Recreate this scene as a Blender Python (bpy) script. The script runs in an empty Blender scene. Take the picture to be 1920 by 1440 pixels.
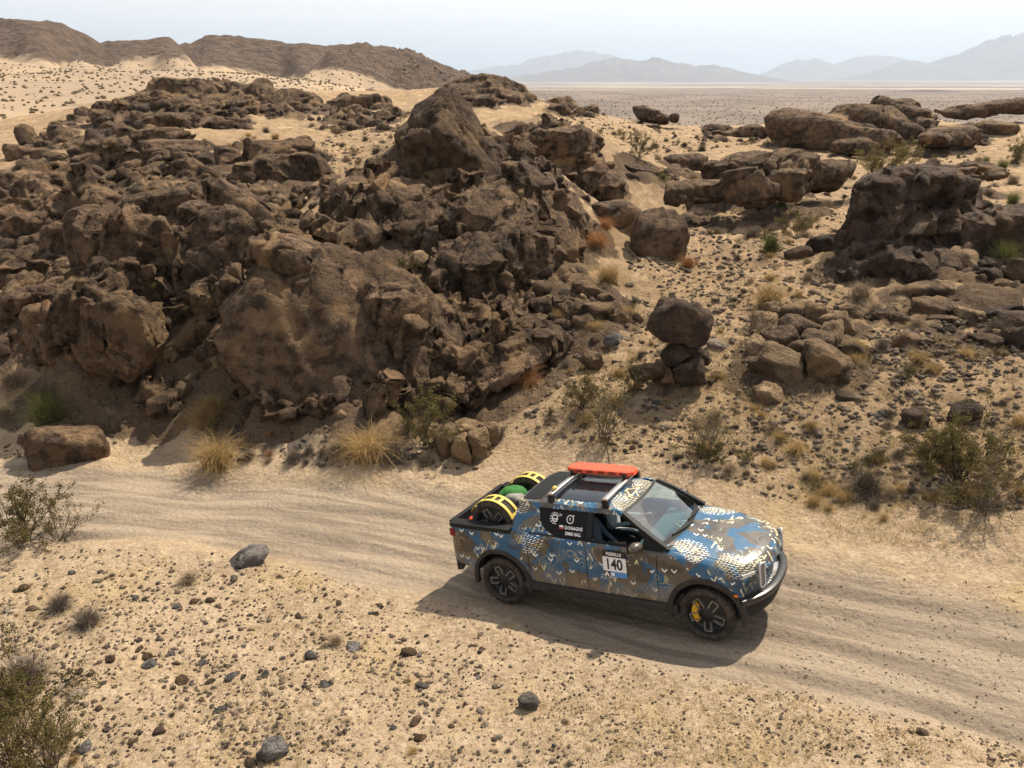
import bpy, bmesh, math, random
import numpy as np
from mathutils import Vector, Matrix, Euler

# ------------------------------------------------------------------ camera, sky, sun, exposure
SC = bpy.context.scene
COL = SC.collection
FPX, CAM_H, HORIZON_V = 1500.0, 8.0, 148.0           # focal length and horizon in pixels of the 1920 x 1440 frame
PITCH = math.atan((720 - HORIZON_V) / FPX)
cam_data = bpy.data.cameras.new('camera')
cam_data.sensor_width = 36.0
cam_data.lens = 36.0 * FPX / 1920.0
cam_data.clip_start = 0.1
cam_data.clip_end = 120000
cam = bpy.data.objects.new('camera', cam_data)
COL.objects.link(cam)
cam.location = (0, 0, CAM_H)
cam.rotation_euler = (math.pi / 2 - PITCH, 0, 0)
SC.camera = cam

SUN_AZ, SUN_EL = 40.0, 55.0                           # degrees right of the view direction, above the horizon
world = bpy.data.worlds.new('World')
SC.world = world
world.use_nodes = True
wn = world.node_tree.nodes
wl = world.node_tree.links
wn.clear()
w_out = wn.new('ShaderNodeOutputWorld')
w_bg = wn.new('ShaderNodeBackground')
w_sky = wn.new('ShaderNodeTexSky')
w_sky.sky_type = 'NISHITA'
w_sky.sun_disc = False
w_sky.sun_elevation = math.radians(SUN_EL)
w_sky.sun_rotation = math.radians(SUN_AZ)
w_sky.altitude = 900
w_sky.air_density = 1.0
w_sky.dust_density = 2.2
w_sky.ozone_density = 1.0
w_bg.inputs['Strength'].default_value = 0.096
# thin even cirrus: a layer of the same depth everywhere, so it whitens towards the horizon
w_tc = wn.new('ShaderNodeTexCoord')
w_sep = wn.new('ShaderNodeSeparateXYZ'); wl.new(w_tc.outputs['Generated'], w_sep.inputs[0])
def wmath(op, a, b=None):
    nd = wn.new('ShaderNodeMath'); nd.operation = op
    for s, v in zip(nd.inputs, (a, b)):
        if v is None: continue
        if isinstance(v, bpy.types.NodeSocket): wl.new(v, s)
        else: s.default_value = v
    return nd.outputs[0]
w_el = wmath('MAXIMUM', w_sep.outputs[2], 0.03)
w_cmb = wn.new('ShaderNodeCombineXYZ')
wl.new(wmath('DIVIDE', w_sep.outputs[0], wmath('ADD', w_el, 0.12)), w_cmb.inputs[0])
wl.new(wmath('DIVIDE', w_sep.outputs[1], wmath('ADD', w_el, 0.12)), w_cmb.inputs[1])
w_map = wn.new('ShaderNodeMapping'); wl.new(w_cmb.outputs[0], w_map.inputs[0])
w_map.inputs['Rotation'].default_value = (0, 0, 0.5); w_map.inputs['Scale'].default_value = (0.25, 1.3, 1)
w_noise = wn.new('ShaderNodeTexNoise'); wl.new(w_map.outputs[0], w_noise.inputs['Vector'])
w_noise.inputs['Scale'].default_value = 1.1; w_noise.inputs['Detail'].default_value = 5; w_noise.inputs['Distortion'].default_value = 0.6
w_tau = wmath('MULTIPLY', w_noise.outputs[0], 0.60)
w_fac = wmath('SUBTRACT', 1.0, wmath('POWER', 2.718, wmath('MULTIPLY', wmath('DIVIDE', w_tau, wmath('ADD', w_el, 0.04)), -1.0)))
w_mix = wn.new('ShaderNodeMix'); w_mix.data_type = 'RGBA'
wl.new(w_fac, w_mix.inputs[0]); wl.new(w_sky.outputs[0], w_mix.inputs[6]); w_mix.inputs[7].default_value = (8.9, 8.4, 7.7, 1)
wl.new(w_mix.outputs[2], w_bg.inputs['Color'])
wl.new(w_bg.outputs[0], w_out.inputs['Surface'])

sun_data = bpy.data.lights.new('sun', 'SUN')
sun_data.energy = 5.0
sun_data.angle = math.radians(0.53)
sun_data.color = (1.0, 0.90, 0.74)
sun = bpy.data.objects.new('sun', sun_data)
COL.objects.link(sun)
_sd = Vector((math.sin(math.radians(SUN_AZ)) * math.cos(math.radians(SUN_EL)),
              math.cos(math.radians(SUN_AZ)) * math.cos(math.radians(SUN_EL)), math.sin(math.radians(SUN_EL))))
sun.rotation_euler = _sd.to_track_quat('Z', 'Y').to_euler()
sun.location = (40, 40, 60)

SC.view_settings.view_transform = 'Standard'
SC.view_settings.look = 'None'
SC.view_settings.exposure = 0.74
SC.view_settings.gamma = 1.0
SC.render.engine = 'CYCLES'
SC.cycles.max_bounces = 6
SC.cycles.diffuse_bounces = 3
SC.cycles.glossy_bounces = 3
SC.cycles.transmission_bounces = 4
SC.cycles.transparent_max_bounces = 12
SC.cycles.volume_bounces = 0
SC.cycles.use_denoising = True
SC.cycles.use_adaptive_sampling = True
SC.cycles.adaptive_threshold = 0.04

# ------------------------------------------------------------------ helpers
RNG = np.random.default_rng(7)

def hash3(ix, iy, iz, seed):
    h = (ix * 374761393 + iy * 668265263 + iz * 1274126177 + seed * 1013904223) & 0xFFFFFFFF
    h = ((h ^ (h >> 13)) * 1274126177) & 0xFFFFFFFF
    h = ((h ^ (h >> 16)) * 2246822519) & 0xFFFFFFFF
    return (h ^ (h >> 15)) & 0xFFFFFFFF

def vnoise(p, seed=0):
    """value noise in -1..1 for an (n,3) array"""
    p = np.asarray(p, float)
    i = np.floor(p).astype(np.int64)
    f = p - i
    f = f * f * f * (f * (f * 6 - 15) + 10)
    out = 0.0
    for dx in (0, 1):
        wx = f[:, 0] if dx else 1 - f[:, 0]
        for dy in (0, 1):
            wy = f[:, 1] if dy else 1 - f[:, 1]
            for dz in (0, 1):
                wz = f[:, 2] if dz else 1 - f[:, 2]
                out = out + wx * wy * wz * (hash3(i[:, 0] + dx, i[:, 1] + dy, i[:, 2] + dz, seed) / 2147483647.5 - 1)
    return out

def fbm(p, octaves=4, seed=0, gain=0.5, lac=2.03):
    a, s, t = 1.0, 0.0, 0.0
    p = np.asarray(p, float)
    for o in range(octaves):
        s = s + a * vnoise(p, seed + o * 17)
        t += a
        a *= gain
        p = p * lac + 11.3
    return s / t

def sstep(a, b, x):
    t = np.clip((x - a) / (b - a), 0, 1)
    return t * t * (3 - 2 * t)

def mesh_from(name, verts, faces, smooth=True):
    """faces: (m,3) or (m,4) int array, or a list of tuples"""
    me = bpy.data.meshes.new(name)
    verts = np.asarray(verts, np.float32)
    if isinstance(faces, np.ndarray):
        m, k = faces.shape
        me.vertices.add(len(verts))
        me.vertices.foreach_set('co', verts.ravel())
        me.loops.add(m * k)
        me.loops.foreach_set('vertex_index', faces.astype(np.int32).ravel())
        me.polygons.add(m)
        me.polygons.foreach_set('loop_start', np.arange(0, m * k, k, dtype=np.int32))
        if smooth:
            me.polygons.foreach_set('use_smooth', np.ones(m, dtype=bool))
        me.update(calc_edges=True)
    else:
        me.from_pydata([tuple(v) for v in verts], [], faces)
        if smooth:
            me.polygons.foreach_set('use_smooth', np.ones(len(me.polygons), dtype=bool))
        me.update()
    return me

def link(name, me, parent=None, mat=None, loc=None):
    o = bpy.data.objects.new(name, me)
    COL.objects.link(o)
    if mat is not None:
        if me is not None and len(me.materials) == 0:
            me.materials.append(mat)
    if parent is not None:
        o.parent = parent
    if loc is not None:
        o.location = loc
    return o

def tag(o, label=None, cat=None, group=None, kind=None):
    if label: o['label'] = label
    if cat: o['category'] = cat
    if group: o['group'] = group
    if kind: o['kind'] = kind
    return o

def empty(name, loc, label=None, cat=None, group=None):
    o = bpy.data.objects.new(name, None)
    o.empty_display_size = 0.2
    COL.objects.link(o)
    o.location = loc
    return tag(o, label, cat, group)

C0 = np.array([0, 0, CAM_H])
FW = np.array([0, math.cos(PITCH), -math.sin(PITCH)])
UP = np.array([0, math.sin(PITCH), math.cos(PITCH)])

def rays(u, v):
    u = np.atleast_1d(np.asarray(u, float)); v = np.atleast_1d(np.asarray(v, float))
    d = FW[None] + ((u - 960) / FPX)[:, None] * np.array([1.0, 0, 0])[None] + ((720 - v) / FPX)[:, None] * UP[None]
    return d

def at_y(u, v, Y):
    d = rays(u, v)[0]
    return C0 + d * (Y / d[1])

def at_z(u, v, z):
    d = rays(u, v)[0]
    return C0 + d * ((z - CAM_H) / d[2])

# ------------------------------------------------------------------ node helpers
class NT:
    def __init__(self, name):
        self.mat = bpy.data.materials.new(name)
        self.mat.use_nodes = True
        self.t = self.mat.node_tree
        self.t.nodes.clear()
        self.out = self.t.nodes.new('ShaderNodeOutputMaterial')
    def n(self, kind, **kw):
        nd = self.t.nodes.new(kind)
        for k, v in kw.items():
            setattr(nd, k, v)
        return nd
    def set(self, sock, val):
        if hasattr(val, 'is_output') or isinstance(val, bpy.types.NodeSocket):
            self.t.links.new(val, sock)
        else:
            try:
                sock.default_value = val
            except Exception:
                sock.default_value = (*val, 1.0)
    def math(self, op, a, b=None, c=None, clamp=False):
        nd = self.n('ShaderNodeMath', operation=op, use_clamp=clamp)
        self.set(nd.inputs[0], a)
        if b is not None: self.set(nd.inputs[1], b)
        if c is not None: self.set(nd.inputs[2], c)
        return nd.outputs[0]
    def mix(self, fac, a, b, blend='MIX'):
        nd = self.n('ShaderNodeMix', data_type='RGBA', blend_type=blend)
        self.set(nd.inputs[0], fac)
        for s, v in ((nd.inputs[6], a), (nd.inputs[7], b)):
            if isinstance(v, bpy.types.NodeSocket): self.t.links.new(v, s)
            else: s.default_value = (*v, 1.0) if len(v) == 3 else v
        return nd.outputs[2]
    def ramp(self, fac, lo, hi, smooth=True):
        nd = self.n('ShaderNodeMapRange', interpolation_type='SMOOTHSTEP' if smooth else 'LINEAR')
        self.set(nd.inputs[0], fac); nd.inputs[1].default_value = lo; nd.inputs[2].default_value = hi
        return nd.outputs[0]
    def noise(self, vec, scale, detail=4, rough=0.55, dist=0.0, out=0):
        nd = self.n('ShaderNodeTexNoise')
        if vec is not None: self.t.links.new(vec, nd.inputs['Vector'])
        nd.inputs['Scale'].default_value = scale
        nd.inputs['Detail'].default_value = detail
        nd.inputs['Roughness'].default_value = rough
        nd.inputs['Distortion'].default_value = dist
        return nd.outputs[out]
    def voronoi(self, vec, scale, feature='F1', out=0, rand=1.0):
        nd = self.n('ShaderNodeTexVoronoi', feature=feature)
        if vec is not None: self.t.links.new(vec, nd.inputs['Vector'])
        nd.inputs['Scale'].default_value = scale
        nd.inputs['Randomness'].default_value = rand
        return nd.outputs[out]
    def bump(self, h, strength, dist, normal=None):
        nd = self.n('ShaderNodeBump')
        self.set(nd.inputs['Height'], h)
        nd.inputs['Strength'].default_value = strength
        nd.inputs['Distance'].default_value = dist
        if normal is not None: self.t.links.new(normal, nd.inputs['Normal'])
        return nd.outputs[0]
    def attr(self, name, out='Fac'):
        nd = self.n('ShaderNodeAttribute', attribute_name=name)
        return nd.outputs[out]
    def principled(self, color, rough=0.9, normal=None, metallic=0.0, spec=0.3, **kw):
        b = self.n('ShaderNodeBsdfPrincipled')
        self.set(b.inputs['Base Color'], color if isinstance(color, bpy.types.NodeSocket) else (*color, 1.0))
        self.set(b.inputs['Roughness'], rough)
        self.set(b.inputs['Metallic'], metallic)
        b.inputs['Specular IOR Level'].default_value = spec
        if normal is not None: self.t.links.new(normal, b.inputs['Normal'])
        for k, v in kw.items(): self.set(b.inputs[k.replace('_', ' ')], v)
        self.t.links.new(b.outputs[0], self.out.inputs['Surface'])
        return b

def plain(name, color, rough=0.6, metallic=0.0, spec=0.4, vary=0.15, scale=30, bump=0.0, **kw):
    """one-colour material with a little wear so that nothing is perfectly flat"""
    t = NT(name)
    co = t.n('ShaderNodeTexCoord').outputs['Object']
    n = t.noise(co, scale, 3)
    c = t.mix(t.math('MULTIPLY', t.ramp(n, 0.35, 0.7), vary), color, tuple(x * 0.45 for x in color))
    nm = t.bump(n, bump, 0.01) if bump else None
    t.principled(c, rough, nm, metallic, spec, **kw)
    return t.mat
# ------------------------------------------------------------------ terrain
# control points: pixel in the 1920 frame with a height (z) or a forward distance (Y)
Gz = [  # u, v, z
 (0,1440,-.45),(480,1440,-.1),(960,1440,.2),(1440,1440,.55),(1920,1440,.8),
 (0,1250,-.55),(350,1250,-.35),(700,1300,-.1),(1100,1320,.3),(1550,1330,.65),
 (0,1080,-.75),(300,1080,-.6),(600,1100,-.42),(800,1130,-.3),
 (950,1130,-.24),(1322,1200,.33),(1120,1165,.03),(1041,1060,-.31),(1390,1085,.24),(1650,1160,.45),(1920,1240,.7),(1920,1080,.7),
 (0,950,-1.0),(250,935,-.95),(500,955,-.8),(750,985,-.6),(200,885,-.95),(0,885,-1.0),(500,880,-.8),(800,895,-.55),(1000,900,-.35),
 (1400,960,.25),(1600,980,.45),(1900,980,.8),
 (950,830,-.1),(1150,830,.3),(1350,830,.6),(1600,840,.9),(1880,850,1.2),
 (1000,740,.5),(1200,700,.9),(1400,700,1.2),(1650,700,1.5),(1900,680,1.8),
 (1150,590,1.4),(1350,560,1.6),(1550,560,1.8),(1750,540,2.0),(1910,560,2.2),
 (1250,500,1.7),(1450,460,1.9),(1600,480,2.0),
 (1160,400,2.1),(1350,400,1.9),(1550,380,2.0),(1880,400,2.3),
 (1230,320,2.2),(1450,310,2.0),(1700,300,2.0),(1900,300,2.2),
 (400,800,-.5),(250,780,-.6),(60,780,-.7),(150,720,-.3),(30,660,0),(0,560,.7),(560,830,-.4),(750,850,-.35),
 (60,500,1.2),(0,420,1.9),
]
Gy = [  # u, v, forward distance
 (610,780,18.2),(620,640,20.3),(600,520,22.6),(480,640,20.6),(760,700,20.0),(800,600,22.0),(880,640,22.2),(880,520,24.5),
 (700,480,24.6),(740,400,27.5),(830,330,30.0),(850,250,31.5),(960,480,26.0),(1010,440,28.0),(930,370,29.5),(980,300,31.5),(1060,480,27.0),(1080,420,30.5),
 (780,250,36.0),(640,440,26.5),(560,470,25.0),(420,560,23.0),(330,600,22.5),(240,600,22.0),(150,620,21.6),(100,660,21.2),
 (250,500,24.5),(370,480,25.5),(470,430,28.0),(550,400,32.0),(300,420,29.0),(180,430,31.0),(600,340,40.0),(520,300,42.0),(450,350,36.0),
 (660,330,40.0),(690,290,46.0),(620,255,58.0),(720,235,62.0),(300,330,40.0),(180,330,44.0),(60,330,46.0),(0,330,47.0),(320,260,52.0),(200,270,54.0),
 (80,265,62.0),(0,285,60.0),(100,225,72.0),(180,205,74.0),(340,165,78.0),(450,185,76.0),(560,200,76.0),(650,195,80.0),(740,205,80.0),
 (1050,250,44.0),(1000,280,42.0),(1100,320,42.0),(1150,370,40.0),(1000,230,50.0),(1120,270,52.0),
 (860,175,88.0),(910,160,90.0),(980,180,90.0),(800,205,75.0),(1050,205,84.0),(1120,215,95.0),(1200,235,92.0),(1300,250,85.0),(1400,250,82.0),
 (1560,240,82.0),(1680,215,85.0),(1780,245,90.0),(1880,230,100.0),(1650,265,75.0),(1500,275,74.0),
]
Gxyz = [  # beyond the rocks: azimuth deg, distance, z
 (-34,130,1.0),(-25,130,.5),(-15,125,1.5),(-5,130,0),(3,140,-2),(12,140,-3),(22,140,-2),(33,140,-2),
 (-34,210,3.5),(-25,210,4.5),(-15,210,4.0),(-6,210,1.0),(2,230,-9),(12,230,-11),(22,230,-11),(33,230,-10),
 (-34,330,9.0),(-25,330,10.5),(-15,330,8.5),(-8,330,3.0),(2,380,-16),(12,380,-17),(22,380,-17),(33,380,-17),
 (-34,700,10.0),(-20,700,4.0),(-8,700,-12),(2,700,-18),(15,700,-18),(33,700,-18),
 (-34,2500,-18),(-12,2500,-19),(10,2500,-19),(33,2500,-19),(-34,9000,-22),(-10,9000,-22),(15,9000,-22),(33,9000,-22),
 (-45,12,-1.3),(-45,25,-.5),(-45,60,3.0),(45,9,1.0),(45,20,2.0),(45,60,2.6),
 (-40,4,-.5),(0,3.5,.3),(40,4,.8),
]
_pts = [at_z(*g) for g in Gz] + [at_y(*g) for g in Gy]
_pts += [np.array([r * math.sin(math.radians(a)), r * math.cos(math.radians(a)), z]) for a, r, z in Gxyz]
CP = np.array(_pts)
AZ_LIM = math.radians(46)

def _polar(x, y):
    r = np.maximum(np.hypot(x, y), 2.5)
    a = np.arctan2(x, y)
    back = np.abs(a) > AZ_LIM
    a = np.clip(a, -AZ_LIM, AZ_LIM)
    return a, np.log(np.minimum(r, 12000))

_ca, _cl = _polar(CP[:, 0], CP[:, 1])
_CQ = np.stack([_ca, _cl], 1)
def _tps(r2):
    return 0.5 * r2 * np.log(r2 + 1e-12)
_n = len(CP)
_K = _tps(((_CQ[:, None] - _CQ[None]) ** 2).sum(2)) + np.eye(_n) * 2e-4
_Pm = np.concatenate([np.ones((_n, 1)), _CQ], 1)
# heights are solved divided by distance, so that a metre near the camera counts as much as ten metres ten times as far
_L = np.block([[_K, _Pm], [_Pm.T, np.zeros((3, 3))]])
_sc = np.exp(_cl) * 0.05 + 0.6
_W = np.linalg.solve(_L, np.concatenate([CP[:, 2] / _sc, np.zeros(3)]))

def base_height_exact(a, l):
    out = np.empty(len(a))
    for s in range(0, len(a), 60000):
        q = np.stack([a[s:s + 60000], l[s:s + 60000]], 1)
        k = _tps((q[:, None, 0] - _CQ[None, :, 0]) ** 2 + (q[:, None, 1] - _CQ[None, :, 1]) ** 2)
        out[s:s + 60000] = k @ _W[:_n] + _W[_n] + q @ _W[_n + 1:]
    return out * (np.exp(l) * 0.05 + 0.6)
_GA = np.linspace(-AZ_LIM, AZ_LIM, 461); _GL = np.linspace(math.log(2.5), math.log(12000), 560)
_GG = base_height_exact(*[q.ravel() for q in np.meshgrid(_GA, _GL)]).reshape(len(_GL), len(_GA))
def base_height(x, y):
    a, l = _polar(np.asarray(x, float), np.asarray(y, float))
    fa = (a - _GA[0]) / (_GA[1] - _GA[0]); fl = (l - _GL[0]) / (_GL[1] - _GL[0])
    ia = np.clip(fa.astype(int), 0, len(_GA) - 2); il = np.clip(fl.astype(int), 0, len(_GL) - 2)
    fa = fa - ia; fl = fl - il
    return (_GG[il, ia] * (1 - fa) + _GG[il, ia + 1] * fa) * (1 - fl) + (_GG[il + 1, ia] * (1 - fa) + _GG[il + 1, ia + 1] * fa) * fl

# hills on the left: crest line in the frame at a distance of about 470 m
CREST_U = np.array([-900,-500,-200,0,60,110,150,185,215,240,280,320,345,400,450,500,560,600,635,690,760,800,860,900,980])
CREST_V = np.array([60,30,55,42,45,52,68,86,83,82,78,75,90,70,63,67,80,90,94,91,102,118,138,156,175])
_cd = rays(CREST_U, CREST_V)
CREST_A = np.arctan2(_cd[:, 0], _cd[:, 1])
CREST_T = _cd[:, 2] / np.hypot(_cd[:, 0], _cd[:, 1])
CREST_R = 470.0

CREST2_U = np.array([-60,-20,40,110,150,190,215,240,270,305,340,365,395,560,585,610,640,670,710,750,790,830,865,890])
CREST2_V = np.array([128,112,118,128,112,128,118,102,94,90,104,118,150,150,124,102,93,91,95,104,116,132,146,160])
_cd2 = rays(CREST2_U, CREST2_V)
CREST2_A = np.arctan2(_cd2[:, 0], _cd2[:, 1]); CREST2_T = _cd2[:, 2] / np.hypot(_cd2[:, 0], _cd2[:, 1])
def hill_height(x, y, base):
    r = np.hypot(x, y); a = np.arctan2(x, y)
    ok = (r > 200) & (r < 1000) & (np.abs(a) < 1.2)
    H = np.zeros(len(r)); REL = np.zeros(len(r))
    if not ok.any(): return H, REL
    x, y, r, a, base = x[ok], y[ok], r[ok], a[ok], base[ok]
    p = np.stack([x / 70, y / 70, base * 0], 1)
    rid = 1 - np.abs(fbm(p, 5, 31, 0.55)); rid2 = 1 - np.abs(fbm(p * 3.1, 4, 87, 0.55))
    tot = np.zeros(len(r)); rel = np.zeros(len(r))
    for A, T, R0, w0, w1, sd in ((CREST_A, CREST_T, 500.0, 105.0, 330.0, 5), (CREST2_A, CREST2_T, 395.0, 58.0, 50.0, 15)):
        aa = a + 0.006 * vnoise(np.stack([r / 40, a * 60, a * 0], 1), sd)
        amp = np.clip(CAM_H + R0 * np.interp(aa, A, T) - base, 0, 70) * (a < A[-1]) * (a > A[0] if sd == 15 else 1)
        foot = R0 - w0 * (1 + 0.35 * vnoise(np.stack([a * 30, a * 0 + 3.3, a * 0], 1), sd + 4))
        prof = sstep(foot, R0, r) ** 0.8 * (1 - sstep(R0 + 4, R0 + w1, r))
        h = prof * amp * (0.70 + 0.28 * rid ** 2 + 0.16 * rid2)
        rel = np.where(h > tot, h, rel); tot = np.maximum(tot, h)
    H[ok] = tot; REL[ok] = rel
    return H, REL

# the track: centre line in the frame, laid on the ground
_road_px = [(-900,905),(-400,925),(0,945),(250,950),(480,962),(700,992),(900,1035),(1100,1085),(1300,1130),(1500,1165),(1720,1212),(1920,1258),(2300,1345)]
def _on_base(u, v):
    d = rays(u, v)[0]
    ts = np.exp(np.linspace(math.log(5), math.log(400), 900))
    P = C0[None] + d[None] * (ts / d[1])[:, None]
    h = base_height(P[:, 0], P[:, 1])
    k = np.argmax(P[:, 2] < h)
    return P[k]
ROAD = np.array([_on_base(*p)[:2] for p in _road_px])
_seg = np.diff(ROAD, axis=0)
_slen = np.linalg.norm(_seg, axis=1)
_scum = np.concatenate([[0], np.cumsum(_slen)])
def road_coords(x, y):
    """signed distance across the track and distance along it"""
    best = np.full(len(x), 1e9); along = np.zeros(len(x)); sign = np.zeros(len(x))
    for i in range(len(_seg)):
        e = _seg[i] / _slen[i]
        dx, dy = x - ROAD[i, 0], y - ROAD[i, 1]
        t = np.clip(dx * e[0] + dy * e[1], 0, _slen[i])
        px, py = dx - t * e[0], dy - t * e[1]
        d = np.hypot(px, py)
        m = d < best
        best = np.where(m, d, best); along = np.where(m, _scum[i] + t, along)
        sign = np.where(m, np.sign(e[0] * dy - e[1] * dx), sign)
    return best * sign, along

def road_mask(x, y):
    d, s = road_coords(x, y)
    w = 1.58 + 0.34 * vnoise(np.stack([s / 2.6, s * 0, s * 0 + 4], 1), 3)
    e = 0.18 * vnoise(np.stack([x * 1.7, y * 1.7, x * 0], 1), 13)
    return 1 - sstep(w - 0.25, w + 0.45, np.abs(d) + e), d, s

def detail(x, y, r):
    near = 1 - sstep(60, 160, r)
    p = np.stack([x, y, x * 0], 1)
    rm, d, s = road_mask(x, y)
    rough = 0.16 * fbm(p * 0.45, 3, 1) + 0.075 * fbm(p * 1.9, 3, 2) + 0.06 * np.abs(fbm(p * 4.5, 3, 4))
    beyond = sstep(3.0, 9.0, d)                         # rougher ground on the rock side
    rough = rough * (0.55 + 1.1 * beyond)
    rut = 0.030 * fbm(np.stack([s / 9.0, d * 1.3, s * 0], 1), 2, 8) + 0.035 * fbm(np.stack([s / 0.7, d * 1.6, s * 0], 1), 4, 21)
    for c in (-1.35, -0.55, 0.45, 1.2):
        wob = 0.34 * vnoise(np.stack([s / 5.0, s * 0 + c * 7, s * 0], 1), 6); str_ = 0.55 + 0.75 * vnoise(np.stack([s / 2.2, s * 0 + c * 3, s * 0], 1), 16)
        rut = rut + str_ * (-0.065 * np.exp(-((d - c - wob) / 0.13) ** 2) + 0.035 * np.exp(-((d - c - wob - 0.24) / 0.09) ** 2))
    berm = 0.06 * np.exp(-((np.abs(d) - 2.05) / 0.35) ** 2) * (0.6 + 0.8 * vnoise(np.stack([s / 2.2, np.sign(d) * 3, s * 0], 1), 41))
    z = near * (rough * (1 - rm) + rut * rm * 0.9 + berm * (r < 60) - 0.05 * rm)
    far = (1 - near) * sstep(90, 300, r)
    z = z + far * 0.9 * fbm(p / 45.0, 3, 55) * np.minimum(1, 600 / r)
    return z, rm

def ground_z(x, y, with_detail=True):
    x = np.atleast_1d(np.asarray(x, float)); y = np.atleast_1d(np.asarray(y, float))
    b = base_height(x, y)
    r = np.hypot(x, y)
    h, rel = hill_height(x, y, b)
    z = b + h
    if with_detail:
        dz, rm = detail(x, y, r)
        z = z + dz
    return z

def hit(u, v, dmin=4.0, dmax=700.0, n=260):
    """where the view rays through pixels meet the ground; nan where they do not"""
    d = rays(u, v)
    ts = np.exp(np.linspace(math.log(dmin), math.log(dmax), n))
    out = np.full((len(d), 3), np.nan)
    for s in range(0, len(d), 400):
        dd = d[s:s + 400]
        P = C0 + (dd[:, None] * (ts[None] / dd[:, 1:2])[..., None])
        z = ground_z(P[..., 0].ravel(), P[..., 1].ravel(), False).reshape(P.shape[:2])
        below = P[..., 2] < z
        k = np.argmax(below, 1)
        ok = below.any(1) & (k > 0)
        i = np.arange(len(dd))
        k0 = np.maximum(k - 1, 0)
        g1 = (P[i, k, 2] - z[i, k]); g0 = (P[i, k0, 2] - z[i, k0])
        w = np.where(np.abs(g0 - g1) > 1e-9, g0 / (g0 - g1 + 1e-12), 0)
        Q = P[i, k0] * (1 - w[:, None]) + P[i, k] * w[:, None]
        out[s:s + 400][ok] = Q[ok]
    return out

# ------------------------------------------------------------------ far mountain ranges
def range_mesh(crest, Y, depth, seed, base_z=-25.0, rough=0.12):
    us = np.array([c[0] for c in crest], float); vs = np.array([c[1] for c in crest], float)
    d = rays(us, vs); X = d[:, 0] / d[:, 1] * Y; Zt = CAM_H + d[:, 2] / d[:, 1] * Y
    nx, ny = 900, 34
    xs = np.linspace(X[0], X[-1], nx)
    zt = np.interp(xs, X, Zt)
    V = []
    for j in range(ny):
        f = j / (ny - 1)
        prof = np.sin(math.pi * min(1, f * 1.0)) if False else (1 - abs(2 * f - 1) ** 1.25)
        p = np.stack([xs / (depth * 0.13), np.full(nx, f * 4.5), np.zeros(nx)], 1)
        rid = 1 - 2 * np.abs(fbm(p, 5, seed))
        h = (zt - base_z) * prof * (1 + rough * rid * (0.4 + 1.2 * (1 - abs(2 * f - 1))))
        V.append(np.stack([xs, np.full(nx, Y - depth / 2 + f * depth), base_z - 3 + h], 1))
    V = np.concatenate(V)
    ii = np.arange(nx * ny).reshape(ny, nx)
    F = np.stack([ii[:-1, :-1], ii[:-1, 1:], ii[1:, 1:], ii[1:, :-1]], -1).reshape(-1, 4)
    return mesh_from('mountain_range', V, F)
def mountain_material():
    t = NT('far_mountain_rock')
    pos = t.n('ShaderNodeNewGeometry').outputs['Position']
    n = t.noise(pos, 0.004, 6, 0.7)
    t.principled(t.mix(t.ramp(n, 0.35, 0.65), (0.17, 0.125, 0.10), (0.09, 0.07, 0.06)), 0.95, None, 0, 0.1)
    return t.mat
M_mtn = mountain_material()
for crest, Y, dep, seed, lab in (
    ([(900,160),(960,146),(1020,138),(1080,133),(1120,122),(1160,114),(1200,119),(1240,117),(1280,122),(1330,128),(1370,134),(1420,143),(1480,158)], 11000, 3000, 3,
     'blue hazy mountain range low on the horizon behind the rock outcrop'),
    ([(700,165),(860,140),(950,128),(1020,116),(1090,108),(1150,112),(1200,122),(1300,140),(1380,160)], 19000, 4000, 11,
     'faintest pale mountain range furthest off at the horizon centre'),
    ([(1360,160),(1430,140),(1480,122),(1520,118),(1570,126),(1620,114),(1680,118),(1740,132),(1800,160)], 17000, 4000, 23,
     'pale mountain range in the haze between the two bluer ranges'),
    ([(1560,165),(1620,142),(1660,133),(1700,122),(1740,126),(1800,112),(1850,95),(1900,84),(1960,78),(2100,70),(2400,90),(2800,110)], 13000, 3600, 37,
     'tallest blue hazy mountain range rising at the right edge'),
    ([(1560,178),(1640,172),(1690,168),(1740,165),(1790,168),(1840,174),(1900,180)], 1900, 420, 51,
     'small low brown hill standing alone out on the plain')):
    o = link('mountain_range' if Y > 5000 else 'hill', range_mesh(crest, Y, dep, seed, -24 if Y > 5000 else -20, 0.24 if Y > 5000 else 0.10), None, M_mtn)
    tag(o, lab, kind='structure')
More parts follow.
